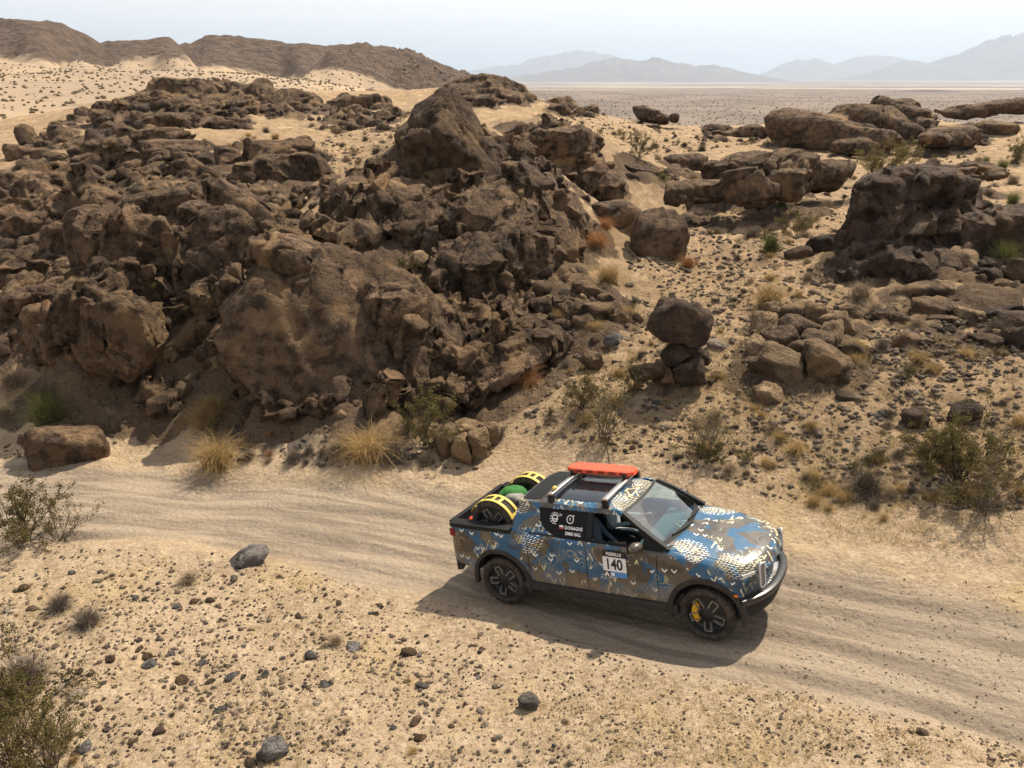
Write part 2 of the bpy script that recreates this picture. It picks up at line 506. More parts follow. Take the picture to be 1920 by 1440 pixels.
# ------------------------------------------------------------------ rocks
def rock_material(name, dark, mid, ochre, ochre_amt=0.5, bump=1.0):
    t = NT(name)
    pos = t.n('ShaderNodeNewGeometry').outputs['Position']
    rnd = t.n('ShaderNodeObjectInfo').outputs['Random']
    n1 = t.noise(pos, 0.55, 5, 0.62, 0.6)
    n2 = t.noise(pos, 2.6, 5, 0.7)
    n3 = t.noise(pos, 15, 4, 0.75)
    c = t.mix(t.ramp(n2, 0.38, 0.60), dark, mid)
    c = t.mix(t.math('MULTIPLY', t.ramp(n1, 0.50, 0.66), ochre_amt), c, ochre)
    c = t.mix(t.math('MULTIPLY', t.ramp(n3, 0.54, 0.72), 0.45), c, tuple(x * 0.45 for x in dark))
    c = t.mix(t.math('MULTIPLY', t.ramp(n3, 0.46, 0.30), 0.30), c, tuple(min(1, x * 1.5) for x in mid))
    n5 = t.noise(pos, 1.05, 4, 0.65, 0.3)
    c = t.mix(t.math('MULTIPLY', t.ramp(n5, 0.58, 0.64), 0.5), c, tuple(min(.5, x * 1.9) for x in mid))
    hsv = t.n('ShaderNodeHueSaturation')
    t.t.links.new(c, hsv.inputs['Color'])
    t.set(hsv.inputs['Value'], t.math('MULTIPLY_ADD', rnd, 0.62, 0.70))
    vw = t.n('ShaderNodeVectorMath', operation='ADD'); t.t.links.new(pos, vw.inputs[0]); t.t.links.new(t.noise(pos, 1.2, 3, 0.6, 0, 1), vw.inputs[1])
    vor = t.voronoi(vw.outputs[0], 1.5, 'DISTANCE_TO_EDGE')
    crack = t.ramp(vor, 0.0, 0.035)
    h = t.math('ADD', t.math('MULTIPLY', n2, 1.0), t.math('ADD', t.math('MULTIPLY', n3, 0.40), t.math('MULTIPLY', crack, 0.10)))
    nm = t.bump(h, 1.0 * bump, 0.24)
    t.principled(hsv.outputs[0], 0.88, nm, 0, 0.22)
    return t.mat
M_rock = rock_material('varnished_granite', (0.040, 0.025, 0.015), (0.135, 0.085, 0.048), (0.28, 0.172, 0.082), 0.62)
M_rock_dark = rock_material('dark_varnish_stone', (0.032, 0.021, 0.014), (0.082, 0.054, 0.035), (0.15, 0.093, 0.048), 0.5)
M_rock_ochre = rock_material('ochre_granite', (0.125, 0.082, 0.044), (0.22, 0.148, 0.082), (0.28, 0.19, 0.10), 0.5)
M_rock_pale = rock_material('pale_granite', (0.15, 0.115, 0.085), (0.25, 0.20, 0.15), (0.28, 0.21, 0.14), 0.4)
M_stone_grey = rock_material('grey_basalt_stone', (0.055, 0.050, 0.047), (0.15, 0.132, 0.118), (0.2, 0.15, 0.11), 0.3)

ICO = {}
for lv in (1, 2, 3, 4, 5):
    bm = bmesh.new()
    bmesh.ops.create_icosphere(bm, subdivisions=lv, radius=1.0)
    ICO[lv] = (np.array([v.co for v in bm.verts]), np.array([[v.index for v in f.verts] for f in bm.faces], dtype=np.int32))
    bm.free()
    ICO[lv] = (ICO[lv][0] / np.linalg.norm(ICO[lv][0], axis=1)[:, None], ICO[lv][1])

def rot_m(rx, ry, rz):
    return np.array(Euler((rx, ry, rz)).to_matrix())

def cells3(p, seed, ids=False):
    i0 = np.floor(p).astype(np.int64)
    f1 = np.full(len(p), 9.0); f2 = np.full(len(p), 9.0); hid = np.zeros(len(p)); cid = np.zeros(len(p), np.int64)
    for dx in (-1, 0, 1):
        for dy in (-1, 0, 1):
            for dz in (-1, 0, 1):
                h = hash3(i0[:, 0] + dx, i0[:, 1] + dy, i0[:, 2] + dz, seed)
                q0 = i0[:, 0] + dx + (h & 255) / 255.0 - p[:, 0]; q1 = i0[:, 1] + dy + ((h >> 8) & 255) / 255.0 - p[:, 1]; q2 = i0[:, 2] + dz + ((h >> 16) & 255) / 255.0 - p[:, 2]
                d = q0 * q0 + q1 * q1 + q2 * q2
                m = d < f1
                f2 = np.where(m, f1, np.minimum(f2, d)); hid = np.where(m, (h >> 24) / 255.0, hid); cid = np.where(m, h, cid); f1 = np.where(m, d, f1)
    return (np.sqrt(f1), np.sqrt(f2), hid, cid) if ids else (np.sqrt(f1), np.sqrt(f2), hid)

def rock_shape(level, radii, R, seed, p=11, planes=(), world=np.zeros(3), namp=0.07, block=0.0, nfreq=1.0):
    """an irregular polyhedron with weathered edges, broken by joints; planes trim it against its neighbours"""
    rg = np.random.default_rng(seed)
    dirs, F = ICO[level]
    soft = 16.0 if p < 8.5 else 40.0 if p < 10.5 else 70.0
    k = int(rg.integers(8, 13))
    N = rg.normal(size=(k, 3)); N /= np.linalg.norm(N, axis=1)[:, None]
    off = rg.uniform(0.52, 0.90, k) if p >= 8.5 else rg.uniform(0.62, 0.95, k)
    if block > 0:                                        # joint-bounded blocks: three pairs of faces
        J = np.concatenate([np.eye(3), -np.eye(3)]) + rg.normal(0, 0.16, (6, 3))
        J /= np.linalg.norm(J, axis=1)[:, None]
        N = np.concatenate([N, J]); off = np.concatenate([off * 1.12, rg.uniform(0.64, 0.86, 6)])
    def supp(D, N_, o_, s_):
        q = np.maximum(D @ N_.T / o_[None], 0) ** s_
        return (q.sum(1) + 1.0) ** (-1.0 / s_)
    r = supp(dirs, N, off, soft)
    if level >= 3:                                       # chipped and flaked smaller faces
        k2 = 22 if level == 3 else 60 if level == 4 else 110
        N2 = rg.normal(size=(k2, 3)); N2 /= np.linalg.norm(N2, axis=1)[:, None]
        tmp = dirs * r[:, None]
        o2 = (tmp @ N2.T).max(0) * rg.uniform(0.93, 0.995, k2)
        r = np.minimum(r, supp(dirs, N2, o2, 60.0))
    rad = np.asarray(radii)
    loc = dirs * r[:, None] * rad[None]
    v = loc @ R.T
    if len(planes):
        PN = np.array([a for a, b in planes]); PH = np.array([b for a, b in planes])
        q = np.maximum(v @ PN.T / PH[None], 0) ** 60
        v = v * ((q.sum(1) + 1.0) ** (-1.0 / 60))[:, None]
    mr = float(np.mean(radii))
    sc = np.ones(len(v))
    w = (v + world) / mr * nfreq
    warp = np.stack([vnoise(w * 1.7 + s, seed % 91 + s) for s in (0, 1, 2)], 1)
    if level >= 3:                                       # joints: cracks with the pieces either side a little in or out
        nj = 3 if level == 3 else int(rg.integers(4, 7)) if level == 4 else int(rg.integers(6, 10))
        code = np.zeros(len(v), np.int64); groove = np.zeros(len(v))
        base_n = rg.normal(size=(3, 3)); base_n /= np.linalg.norm(base_n, axis=1)[:, None]
        for i in range(nj):
            n = base_n[i % 3] + rg.normal(0, 0.22, 3); n /= np.linalg.norm(n)
            d = (v / mr + 0.10 * warp) @ n - rg.uniform(-0.62, 0.62)
            code = code * 2 + (d > 0)
            groove = np.maximum(groove, np.exp(-(d / (0.022 if level > 4 else 0.03 if level > 3 else 0.05)) ** 2) * rg.uniform(0.3, 1.0))
        h = hash3(code, code * 7 + 3, code * 0, seed % 9973) / 4294967295.0
        sc = sc * (1 + (0.17 if soft > 15 else 0.07) * (h - 0.5)) - 0.09 * groove
    n = fbm(w * 1.5 + seed % 97, 3 if level < 4 else 5, seed % 1000, 0.55)
    if level >= 4:                                       # spalled plates and chips
        f1, f2, hid = cells3((v + world) / mr * (2.1 if level == 4 else 2.6) + 0.22 * warp + seed % 53, seed % 331)
        sc = sc + 0.10 * (hid - 0.5) * sstep(0.0, 0.12, f2 - f1) - 0.055 * (1 - sstep(0.0, 0.09, f2 - f1))
    rid = 1 - np.abs(fbm(w * np.array([2.2, 2.2, 3.4]) + 5.1 + seed % 31, 3, seed % 77))
    sc = sc + namp * (1.0 * n - 1.6 * np.maximum(rid - 0.70, 0))
    return v * sc[:, None], F

PENDING, BEDROCK = [], []
GROW = 1.40
class Rocks:
    """one outcrop: boulders gathered, trimmed against each other, then built as parts"""
    def __init__(self):
        self.it = []; self.mass = None
    def add(self, c, radii, rot=(0, 0, 0), p=11, mat=None, block=0.5, namp=0.10, pxr=20, own=False):
        self.it.append(dict(own=own, c=np.asarray(c, float), r=np.asarray(radii, float) * GROW, R=rot_m(*rot), p=p, mat=mat, block=block, namp=namp, pxr=pxr))
    def px(self, u, v, ru, rv, Y=None, tilt=0.0, deep=None, lean=0.0, **kw):
        """a boulder seen at pixel (u,v), ru x rv pixels in half size, on the ground there or at distance Y; tilt in degrees in the view plane"""
        if Y is None:
            h = hit([u], [min(v + rv * 0.5, 1439)])[0]
            if np.isnan(h[0]): Y = 80.0
            else: Y = h[1] + 0.2 * rv / FPX * h[1]
        c = at_y(u, v, Y)
        dist = np.linalg.norm(c - C0)
        k = dist / FPX
        dp = deep if deep is not None else 0.5 * (ru + rv)
        az = math.atan2(c[0], c[1])
        self.add(c, (ru * k * 1.06, dp * k, rv * k * 1.06), (RNG.uniform(-.12, .12) + lean, math.radians(tilt), -az + RNG.uniform(-.25, .25)), pxr=max(ru, rv), **kw)
    def fill(self, poly, n, rmin, rmax, power=2.4, flat=(0.55, 0.95), sink=0.25, mats=None, block=0.6, dmax=140, avoid=0.50, tilt=28, weight=None):
        """scatter boulders over an image polygon, standing on the ground; radii in pixels"""
        P = np.array(poly, float)
        lo, hi = P.min(0), P.max(0)
        got = []
        while len(got) < n:
            q = lo + RNG.random((n * 4, 2)) * (hi - lo)
            got += [t for t in q if _inpoly(t, P)]
        got = np.array(got[:n])
        H = hit(got[:, 0], got[:, 1], dmax=dmax * 1.3)
        rr = (rmin ** (1 - power) + RNG.random(n) * (rmax ** (1 - power) - rmin ** (1 - power))) ** (1 / (1 - power))
        order = np.argsort(-rr)
        C = [i['c'] for i in self.it]; Rr = [float(np.mean(i['r'])) for i in self.it]
        for j in order:
            h = H[j]
            if np.isnan(h[0]) or h[1] > dmax: continue
            k = np.linalg.norm(h - C0) / FPX
            rad = rr[j] * k
            if C:
                d = np.linalg.norm(np.array(C) - h, axis=1)
                if (d < avoid * (np.array(Rr) * 0.8 + rad * 0.55)).any(): continue
            f = RNG.uniform(*flat)
            e = RNG.uniform(0.75, 1.35)
            m = mats[RNG.integers(len(mats))] if mats else None
            self.add(h + np.array([0, 0, rad * f * (0.45 - sink)]), (rad * e, rad / e, rad * f * 1.05),
                     (math.radians(RNG.normal(0, tilt)), math.radians(RNG.normal(0, tilt)), RNG.uniform(0, 6.28)),
                     p=RNG.uniform(8, 15), mat=m, block=block if RNG.random() < 0.7 else 0, pxr=rr[j])
            C.append(h); Rr.append(rad)
    def crag(self, size=19, joints=(0, 0, 0), spacing=(1.0, 1.0, 1.0), vox=None, **kw):
        """lumps of at least this pixel size become one jointed mass instead of loose boulders"""
        big = [i for i in self.it if i['pxr'] >= size and not i.get('own')]
        self.it = [i for i in self.it if not (i['pxr'] >= size and not i.get('own'))]
        def buried(t):
            return any((((i['R'].T @ (t['c'] - i['c'])) / (i['r'] * 0.80)) ** 2).sum() < 1 for i in big)
        self.it = [t for t in self.it if t.get('own') or not buried(t)]
        d = float(np.mean([np.linalg.norm(i['c'] - C0) for i in big]))
        self.mass = (big, vox or d * 0.0027, joints, spacing, kw)
        for i in big:
            if i['c'][1] < 115: BEDROCK.append(((i['c'][0], i['c'][1]), min(float(np.mean(i['r'])) * 1.2, 1.25)))
    def build(self, *a, **k):
        if len(self.it) > 1 and a[0] not in ('cracked_block', 'standing_rock'):
            for i in self.it:
                if i['c'][1] < 115: BEDROCK.append(((i['c'][0], i['c'][1]), min(float(np.mean(i['r'])) * 1.25, 1.25)))
        PENDING.append((self, a, k))
    def flush(self, a, k):
        self._build(*a, **k)
    def _build(self, name, label, cat, group=None, part='boulder', mat=None, limit=300, single=False):
        it = self.it
        C = np.array([i['c'] for i in it]).reshape(-1, 3); n = len(it)
        order = np.argsort(np.array([-i['pxr'] for i in it]))
        CA = np.array([i['c'] for i in it] + [i['c'] for i in (self.mass[0] if self.mass else [])])
        base = CA.mean(0); base[2] = CA[:, 2].min()
        if (n == 1 and not self.mass) or single:
            root = None
        else:
            root = empty(name, base, label, cat, group)
        RM = np.array([i['r'].max() for i in it])
        rest_v, rest_f, off = [], [], 0
        if self.mass:
            bigl, vox, joints, spacing, kw = self.mass
            cm = kw.pop('mat', None) or mat or M_rock
            V, Q, cid = crag_mesh(bigl, vox, joints, spacing, 11 + len(name) + int(abs(base[0]) * 10) % 50, **kw)
            gzv = ground_z(V[:, 0], V[:, 1], False)
            keep = (V[Q, 2] - gzv[Q] > -0.6).any(1)
            Q = Q[keep]
            fc = cid[Q[:, 0]]
            u, inv, cnt = np.unique(fc, return_inverse=True, return_counts=True)
            small = cnt < 14
            ordf = np.argsort(inv, kind='stable'); bounds = np.concatenate([[0], np.cumsum(cnt)])
            rank = np.argsort(-cnt)[:limit]
            left = np.ones(len(Q), bool)
            for r_ in rank:
                if small[r_]: break
                fi = ordf[bounds[r_]:bounds[r_ + 1]]; left[fi] = False
                vid, qi = np.unique(Q[fi], return_inverse=True)
                c = V[vid].mean(0)
                o = link('block', mesh_from('block', V[vid] - c, qi.reshape(-1, 4), smooth=False), root, cm); o.location = c - base
            if left.any():
                vid, qi = np.unique(Q[left], return_inverse=True)
                o = link('joint_rubble', mesh_from('joint_rubble', V[vid] - base, qi.reshape(-1, 4), smooth=False), root, cm); o['kind'] = 'stuff'
            limit = max(40, limit - 60)
        for rank, i in enumerate(order):
            a = it[i]
            D = C - a['c']; L = np.linalg.norm(D, axis=1)
            nb = [j for j in np.where((L > 1e-6) & (L < a['r'].max() + RM))[0]]
            planes = []
            for j in nb:
                nn = D[j] / L[j]
                ei = np.linalg.norm(a['r'] * (a['R'].T @ nn)); ej = np.linalg.norm(it[j]['r'] * (it[j]['R'].T @ nn))
                if ei + ej <= L[j] or L[j] < 0.62 * max(ei, ej): continue
                planes.append((nn, max(L[j] * ei / (ei + ej), 0.4 * ei) * 0.985))
            s = a['pxr']
            lv = 5 if s > 58 else 4 if s > 19 else 3 if s > 8.0 else 2
            v, F = rock_shape(lv, a['r'], a['R'], 1000 + int(i) * 13 + len(name) * 7 + int(abs(a['c'][0]) * 100), a['p'], planes, a['c'], a['namp'], a['block'])
            m = a['mat'] or mat or M_rock
            if rank < limit:
                me = mesh_from(part, v, F, smooth=a['p'] < 8.5)
                o = link(part if root else name, me, root, m)
                o.location = a['c'] - (base if root is not None else 0)
                if root is None: tag(o, label, cat, group)
            else:
                rest_v.append(v + a['c'] - base); rest_f.append(F + off); off += len(v)
        if rest_v:
            o = link('small_boulders', mesh_from('small_boulders', np.concatenate(rest_v), np.concatenate(rest_f), smooth=False), root, mat or M_rock)
            o['kind'] = 'stuff'
        return root

def crag_mesh(items, vox, joints, spacing, seed, flat=(0.88, 0.62), step=0.15, crack=0.17, namp=0.8):
    """one continuous mass of bedrock grown round the given lumps, broken along its joints into flat-faced blocks"""
    VV, FF, off = [], [], 0
    for k, a in enumerate(items):
        v, F = rock_shape(3, a['r'] * 0.93, a['R'], 77 + k * 5 + seed, 10, (), a['c'], 0.06, a['block'])
        VV.append(v + a['c']); FF.append(F + off); off += len(v)
    me = mesh_from('mass', np.concatenate(VV), np.concatenate(FF))
    o = bpy.data.objects.new('mass', me); COL.objects.link(o)
    md = o.modifiers.new('r', 'REMESH'); md.mode = 'VOXEL'; md.voxel_size = vox; md.adaptivity = 0.0
    sm = o.modifiers.new('s', 'SMOOTH'); sm.iterations = 3; sm.factor = 0.6
    dg = bpy.context.evaluated_depsgraph_get()
    res = bpy.data.meshes.new_from_object(o.evaluated_get(dg)); bpy.data.objects.remove(o); bpy.data.meshes.remove(me)
    n = len(res.vertices); V = np.empty(n * 3, np.float32); res.vertices.foreach_get('co', V); V = V.reshape(-1, 3).astype(float)
    Nn = np.empty(n * 3, np.float32); res.vertex_normals.foreach_get('vector', Nn); Nn = Nn.reshape(-1, 3).astype(float)
    m = len(res.polygons); L = np.empty(len(res.loops), np.int32); res.loops.foreach_get('vertex_index', L)
    Q = L.reshape(m, 4)
    bpy.data.meshes.remove(res)
    R = rot_m(*joints)
    big = None
    for lev, (sp, fl, st, ck) in enumerate(((np.array(spacing), flat[0], step, crack), (np.array(spacing) * 0.40, flat[1], step * 0.25, crack * 0.30))):
        q = (V @ R.T)
        w = np.stack([vnoise(q / sp.mean() * 0.9 + 17.0 * s, seed + s) for s in (0, 1, 2)], 1)
        f1, f2, hid, cid = cells3(q / sp + 0.20 * w + seed * 0.37, seed + lev * 13, True)
        key = cid * 8 + (Nn[:, 0] > 0.25) * 1 + (Nn[:, 0] < -0.45) * 2 + (Nn[:, 2] > 0.62) * 4     # faces of a block that look different ways stay apart
        u, inv = np.unique(key, return_inverse=True)
        cnt = np.bincount(inv)[:, None].astype(float)
        mp = np.stack([np.bincount(inv, V[:, i]) for i in range(3)], 1) / cnt
        mn = np.stack([np.bincount(inv, Nn[:, i]) for i in range(3)], 1); mn /= np.linalg.norm(mn, axis=1)[:, None] + 1e-9
        dist = ((V - mp[inv]) * mn[inv]).sum(1)
        lim = sp.mean() * (0.26 if lev == 0 else 0.22)
        mv = np.clip(-fl * dist, -lim, lim) + st * (hid - 0.5) * 2 * sp.mean() * 0.5
        V = V + mn[inv] * mv[:, None]
        if lev == 0: big = cid
        for _ in range(1):                                    # weather the torn edges
            acc = np.zeros_like(V); cn = np.zeros(len(V))
            for a_, b_ in ((0, 1), (1, 2), (2, 3), (3, 0)):
                i_, j_ = Q[:, a_], Q[:, b_]
                for c_ in range(3):
                    acc[:, c_] += np.bincount(i_, V[j_, c_], len(V)) + np.bincount(j_, V[i_, c_], len(V))
                cn += np.bincount(i_, None, len(V)) + np.bincount(j_, None, len(V))
            V = V * (0.68 if lev == 0 else 0.85) + (0.32 if lev == 0 else 0.15) * acc / np.maximum(cn, 1)[:, None]
        edge = 1 - sstep(0.0, 0.055, f2 - f1)
        V = V - Nn * (edge * ck * sp.mean())[:, None]
    nz = fbm(V * 1.3 + seed, 4, seed, 0.6); nz2 = np.abs(fbm(V * 4.5 + seed, 3, seed + 3, 0.6))
    V = V + Nn * (namp * (0.05 * nz - 0.045 * nz2) * min(1.6, vox / 0.06))[:, None]
    return V, Q, big

def _inpoly(t, P):
    x, y = t; c = False; j = len(P) - 1
    for i in range(len(P)):
        if (P[i, 1] > y) != (P[j, 1] > y) and x < (P[j, 0] - P[i, 0]) * (y - P[i, 1]) / (P[j, 1] - P[i, 1] + 1e-12) + P[i, 0]: c = not c
        j = i
    return c

MIXR = [M_rock, M_rock, M_rock, M_rock_dark, M_rock_ochre]

# --- the tall central outcrop above the track
R_ = Rocks()
R_.px(836, 292, 80, 88, 29.6, 4, p=9, deep=70, namp=.08, block=0, own=True)
R_.px(765, 345, 52, 50, 30.2, -20, block=.4)
R_.px(902, 322, 46, 52, 30.4, 22, block=.4)
R_.px(850, 350, 66, 56, 29.8, 0, block=.3)
R_.px(680, 400, 56, 52, 29.0, -25, block=.5)
R_.px(960, 330, 44, 46, 31.0, 30, block=.4)                       # crowning block
R_.px(836, 370, 48, 55, 28.6, 0, p=9, deep=60)
R_.px(752, 420, 62, 78, 27.3, -8, p=10, block=.6)
R_.px(690, 400, 42, 52, 28.0, 10, p=10, block=.6)
R_.px(715, 340, 32, 40, 30.0, 0, block=.6)
R_.px(800, 455, 50, 62, 26.4, 8, p=10, block=.6)
R_.px(930, 430, 78, 70, 26.9, -12, p=9, deep=70)
R_.px(898, 365, 42, 48, 28.4, -10, block=.5)
R_.px(962, 360, 44, 38, 29.0, -30, block=.6)
R_.px(925, 290, 34, 34, 31.0, 0)
R_.px(965, 300, 30, 52, 31.5, -28, block=.7)
R_.px(1008, 392, 26, 82, 28.6, -26, p=12, deep=70, block=.5)
R_.px(1046, 428, 25, 72, 28.6, -24, p=12, deep=60, block=.5)
R_.px(1078, 425, 20, 48, 29.6, -28, deep=50, block=.5)
R_.px(1100, 432, 16, 32, 30.2, -32, block=.4)
R_.px(1010, 330, 24, 50, 30.6, -34, block=.5)
R_.px(985, 478, 52, 62, 25.6, -20, p=10)
R_.px(905, 520, 52, 66, 24.4, 8, p=9, block=.6)
R_.px(945, 548, 32, 42, 24.2, -14, block=.6)
R_.px(850, 505, 45, 45, 25.0, 0, block=.6)
R_.px(1022, 500, 30, 30, 26.4, 0)
R_.px(1045, 465, 28, 26, 27.4, 0)
R_.px(630, 690, 152, 176, 20.0, 14, p=12, deep=62, namp=.07, block=0, own=True, lean=-.45)                # great slab face
R_.px(596, 525, 104, 62, 21.8, 28, p=9, deep=90)
R_.px(735, 590, 66, 70, 20.8, 0, p=9, deep=70)
R_.px(770, 690, 44, 70, 19.9, 6, p=10, block=.4)
R_.px(566, 490, 88, 22, 22.0, 42, p=12, deep=40, block=.7)                   # long ribs left of the slab
R_.px(505, 580, 72, 20, 20.9, 55, p=12, deep=40, block=.7)
R_.px(478, 655, 40, 48, 20.3, 0, block=.7)
R_.px(470, 730, 34, 40, 19.6, 10, block=.7)
R_.px(515, 760, 36, 34, 18.9, 0)
R_.px(660, 455, 50, 36, 25.0, 20, block=.7)
R_.px(610, 440, 40, 34, 25.6, 30, block=.7)
R_.px(700, 760, 24, 66, 18.4, 22, p=12, deep=30, mat=M_rock_ochre)
R_.px(738, 735, 22, 34, 18.8, -5)
R_.px(830, 655, 40, 56, 21.0, -5, p=11, block=.8)
R_.px(862, 675, 44, 26, 20.4, 28, block=.7, mat=M_rock_ochre)
R_.px(806, 610, 26, 36, 21.6, 0, block=.7, mat=M_rock_ochre)
R_.px(850, 600, 28, 30, 22.0, 0, block=.7)
R_.px(868, 575, 20, 22, 22.6, 0, block=.5)
R_.px(935, 705, 78, 30, 19.8, -28, p=10, deep=45, block=.5, mat=M_rock_ochre)
R_.px(985, 660, 56, 40, 20.8, -16, p=10, deep=50)
R_.px(965, 625, 26, 42, 21.2, -18, block=.8)
R_.px(920, 640, 30, 34, 21.4, 10, block=.8)
R_.px(1030, 640, 46, 34, 21.6, 20, p=10)
R_.px(888, 740, 26, 36, 18.8, 8, block=.8)
R_.px(512, 485, 22, 24, 22.4, 10, block=1, p=16, mat=M_rock_pale)
R_.px(535, 445, 36, 22, 24.0, 20, block=.8, mat=M_rock_ochre)
R_.fill([(470,640),(520,490),(650,400),(740,270),(950,250),(1090,420),(1070,510),(960,540),(1000,640),(900,740),(800,760),(780,560),(700,480),(600,440),(500,600)], 130, 22, 46, power=1.6, mats=MIXR, dmax=36, avoid=.42, block=.8)
R_.fill([(450,620),(500,480),(640,380),(740,250),(960,230),(1110,420),(1090,520),(960,560),(1060,650),(900,760),(720,780),(480,790)], 420, 7, 26, mats=MIXR, dmax=36)
R_.crag(20, (0.15, math.radians(-24), 0.3), (1.15, 1.5, 2.6))
R_.build('rock_outcrop', 'tallest dark brown rock outcrop above the truck, crowned by one huge pointed block', 'outcrop')

# --- low tumble of rounded stones on its right foot
R_ = Rocks()
for a in ((1010,575,24,18),(1055,570,22,16),(1100,545,26,20),(1075,585,30,18),(1120,590,34,22),(1050,620,20,20),(1095,610,22,20),(1140,565,20,14),(1015,545,16,14),(1165,600,22,14)):
    R_.px(*a, block=.5)
R_.fill([(960,560),(1040,520),(1160,530),(1200,600),(1120,660),(990,640)], 160, 4, 15, mats=MIXR)
R_.build('boulder_pile', 'tumble of rounded boulders at the right foot of the tallest outcrop', 'rock pile')

# --- dark buttress at the left
R_ = Rocks()
R_.px(232, 628, 58, 66, 20.9, 5, p=9, deep=50)
R_.px(140, 600, 46, 78, 21.4, 12, p=9, deep=55)
R_.px(82, 640, 34, 50, 21.6, 22, p=9)
R_.px(185, 630, 34, 72, 20.9, 8, p=10)
R_.px(206, 545, 34, 48, 22.4, 0, block=.6)
R_.px(245, 520, 26, 36, 22.8, 0, block=.6)
R_.px(225, 585, 32, 30, 21.6, 0)
R_.px(190, 460, 44, 58, 24.6, 10, p=9, block=.4)
R_.px(232, 452, 32, 50, 24.0, -12, block=.6)
R_.px(275, 460, 22, 46, 24.2, 8, block=.7)
R_.px(295, 440, 30, 34, 25.2, 0, block=.7)
R_.px(330, 470, 30, 44, 24.2, 0, block=.7)
R_.fill([(60,680),(110,550),(170,420),(330,410),(330,520),(280,690)], 50, 20, 40, power=1.6, mats=MIXR, dmax=34, avoid=.42, block=.8)
R_.fill([(50,680),(110,540),(170,410),(330,410),(340,520),(290,600),(290,690)], 150, 6, 18, mats=MIXR, dmax=34)
R_.crag(19, (0.1, math.radians(8), 0.2), (1.1, 1.3, 2.1))
R_.build('rock_buttress', 'dark upright rock buttress at the left, with rounded knobs along its top', 'outcrop')

# --- heap between the buttress and the tall outcrop
R_ = Rocks()
R_.px(420, 470, 66, 68, 24.2, 5, p=9, deep=60)
R_.px(375, 430, 40, 46, 25.8, 0, block=.6)
R_.px(430, 385, 46, 36, 27.5, 20, block=.6)
R_.px(480, 420, 40, 42, 26.2, 0, block=.7)
R_.px(350, 520, 34, 36, 23.4, 0, block=.7)
R_.px(455, 540, 44, 34, 22.6, 15, block=.8)
R_.px(400, 560, 36, 30, 22.4, 0, block=.7)
R_.px(305, 392, 68, 30, 28.5, -12, p=9, deep=45)
R_.px(365, 372, 34, 26, 29.5, 0, block=.5)
R_.px(310, 712, 26, 16, None, 0, block=1, p=15, mat=M_rock_pale)
R_.px(282, 742, 32, 24, None, 10, block=.8, mat=M_rock_dark)
R_.px(322, 764, 36, 22, None, -8, block=.8, mat=M_rock_pale)
R_.px(345, 650, 46, 26, None, -25, block=.9)
R_.px(232, 704, 30, 20, None, 0, block=.6, mat=M_rock_ochre)
R_.fill([(280,620),(340,560),(300,390),(460,360),(550,430),(470,560),(420,660)], 80, 18, 38, power=1.6, mats=MIXR, dmax=36, avoid=.42, block=.8)
R_.fill([(270,640),(340,560),(300,380),(460,350),(560,420),(470,560),(430,680),(340,740)], 300, 5, 22, mats=MIXR, dmax=36)
R_.crag(24, (0.1, math.radians(20), 0.4), (1.1, 1.2, 1.6))
R_.build('boulder_heap', 'heap of jumbled brown boulders filling the gully left of the tallest outcrop', 'rock pile')

# --- smooth grey domes
R_ = Rocks()
R_.px(574, 345, 44, 62, 38.5, -30, p=7, deep=50, namp=.045)
R_.px(526, 340, 46, 40, 38.0, 12, p=7, namp=.045)
R_.px(545, 285, 44, 20, 40.5, -6, p=8)
R_.px(484, 288, 30, 26, 40.5, 0, p=8)
R_.px(500, 312, 22, 22, 39.5, 0, p=8)
R_.px(505, 395, 34, 38, 36.0, -20, p=9, block=.4)
R_.px(460, 340, 24, 34, 37.5, 0, block=.6)
R_.px(545, 400, 26, 26, 36.2, -10, block=.6)
R_.fill([(430,420),(450,310),(500,260),(600,270),(640,400),(540,430)], 130, 5, 13, mats=MIXR, dmax=46)
R_.crag(19, (0.1, math.radians(30), 0.2), (2.2, 2.0, 1.5), flat=(0.35, 0.25), step=0.08, crack=0.09)
R_.build('rock_dome', 'cluster of smooth rounded domes split by a few long cracks, behind the gully', 'outcrop')

# --- stacked slabs further up
R_ = Rocks()
for a in ((312,232,36,18),(298,258,44,17),(345,262,26,16),(330,286,62,18),(228,296,26,30),(165,310,26,18),(190,296,24,24),(350,300,36,14),(255,300,26,20),(60,345,48,18),(265,330,28,14)):
    R_.px(*a, tilt=RNG.uniform(-6, 10), p=8, mat=M_rock)
R_.crag(24, (0, math.radians(6), 0.2), (2.4, 2.0, 0.8), flat=(0.5, 0.3))
R_.build('slab_stack', 'stack of flat lying rounded slabs halfway up the left hillside', 'outcrop')

# --- jumbled hillside, in three stretches
for poly, n, lab, lo, hi in (
    ([(0,660),(0,330),(200,330),(190,430),(110,540),(40,660)], 260, 'slope of low weathered boulders at the far left below the ridge', 5, 21),
    ([(150,420),(200,300),(450,280),(470,350),(300,420)], 160, 'boulder field in the middle of the left hillside around the stacked slabs', 4, 17),
    ([(0,350),(40,280),(120,215),(280,190),(300,290),(180,330)], 200, 'dark rocky brow of the ridge at the far left edge', 3.5, 12)):
    R_ = Rocks()
    R_.fill(poly, n // 6, hi, hi * 2.1, mats=[M_rock, M_rock, M_rock_dark], dmax=95, power=1.8, avoid=.45, block=.8)
    R_.fill(poly, n, lo, hi, mats=[M_rock, M_rock, M_rock_ochre, M_rock_dark], dmax=95, power=2.0)
    R_.crag(hi * 1.25, (0.1, math.radians(15), 0.3), (2.0, 1.7, 1.3))
    R_.build('boulder_field', lab, 'boulder field', 'boulder fields on the left hillside')

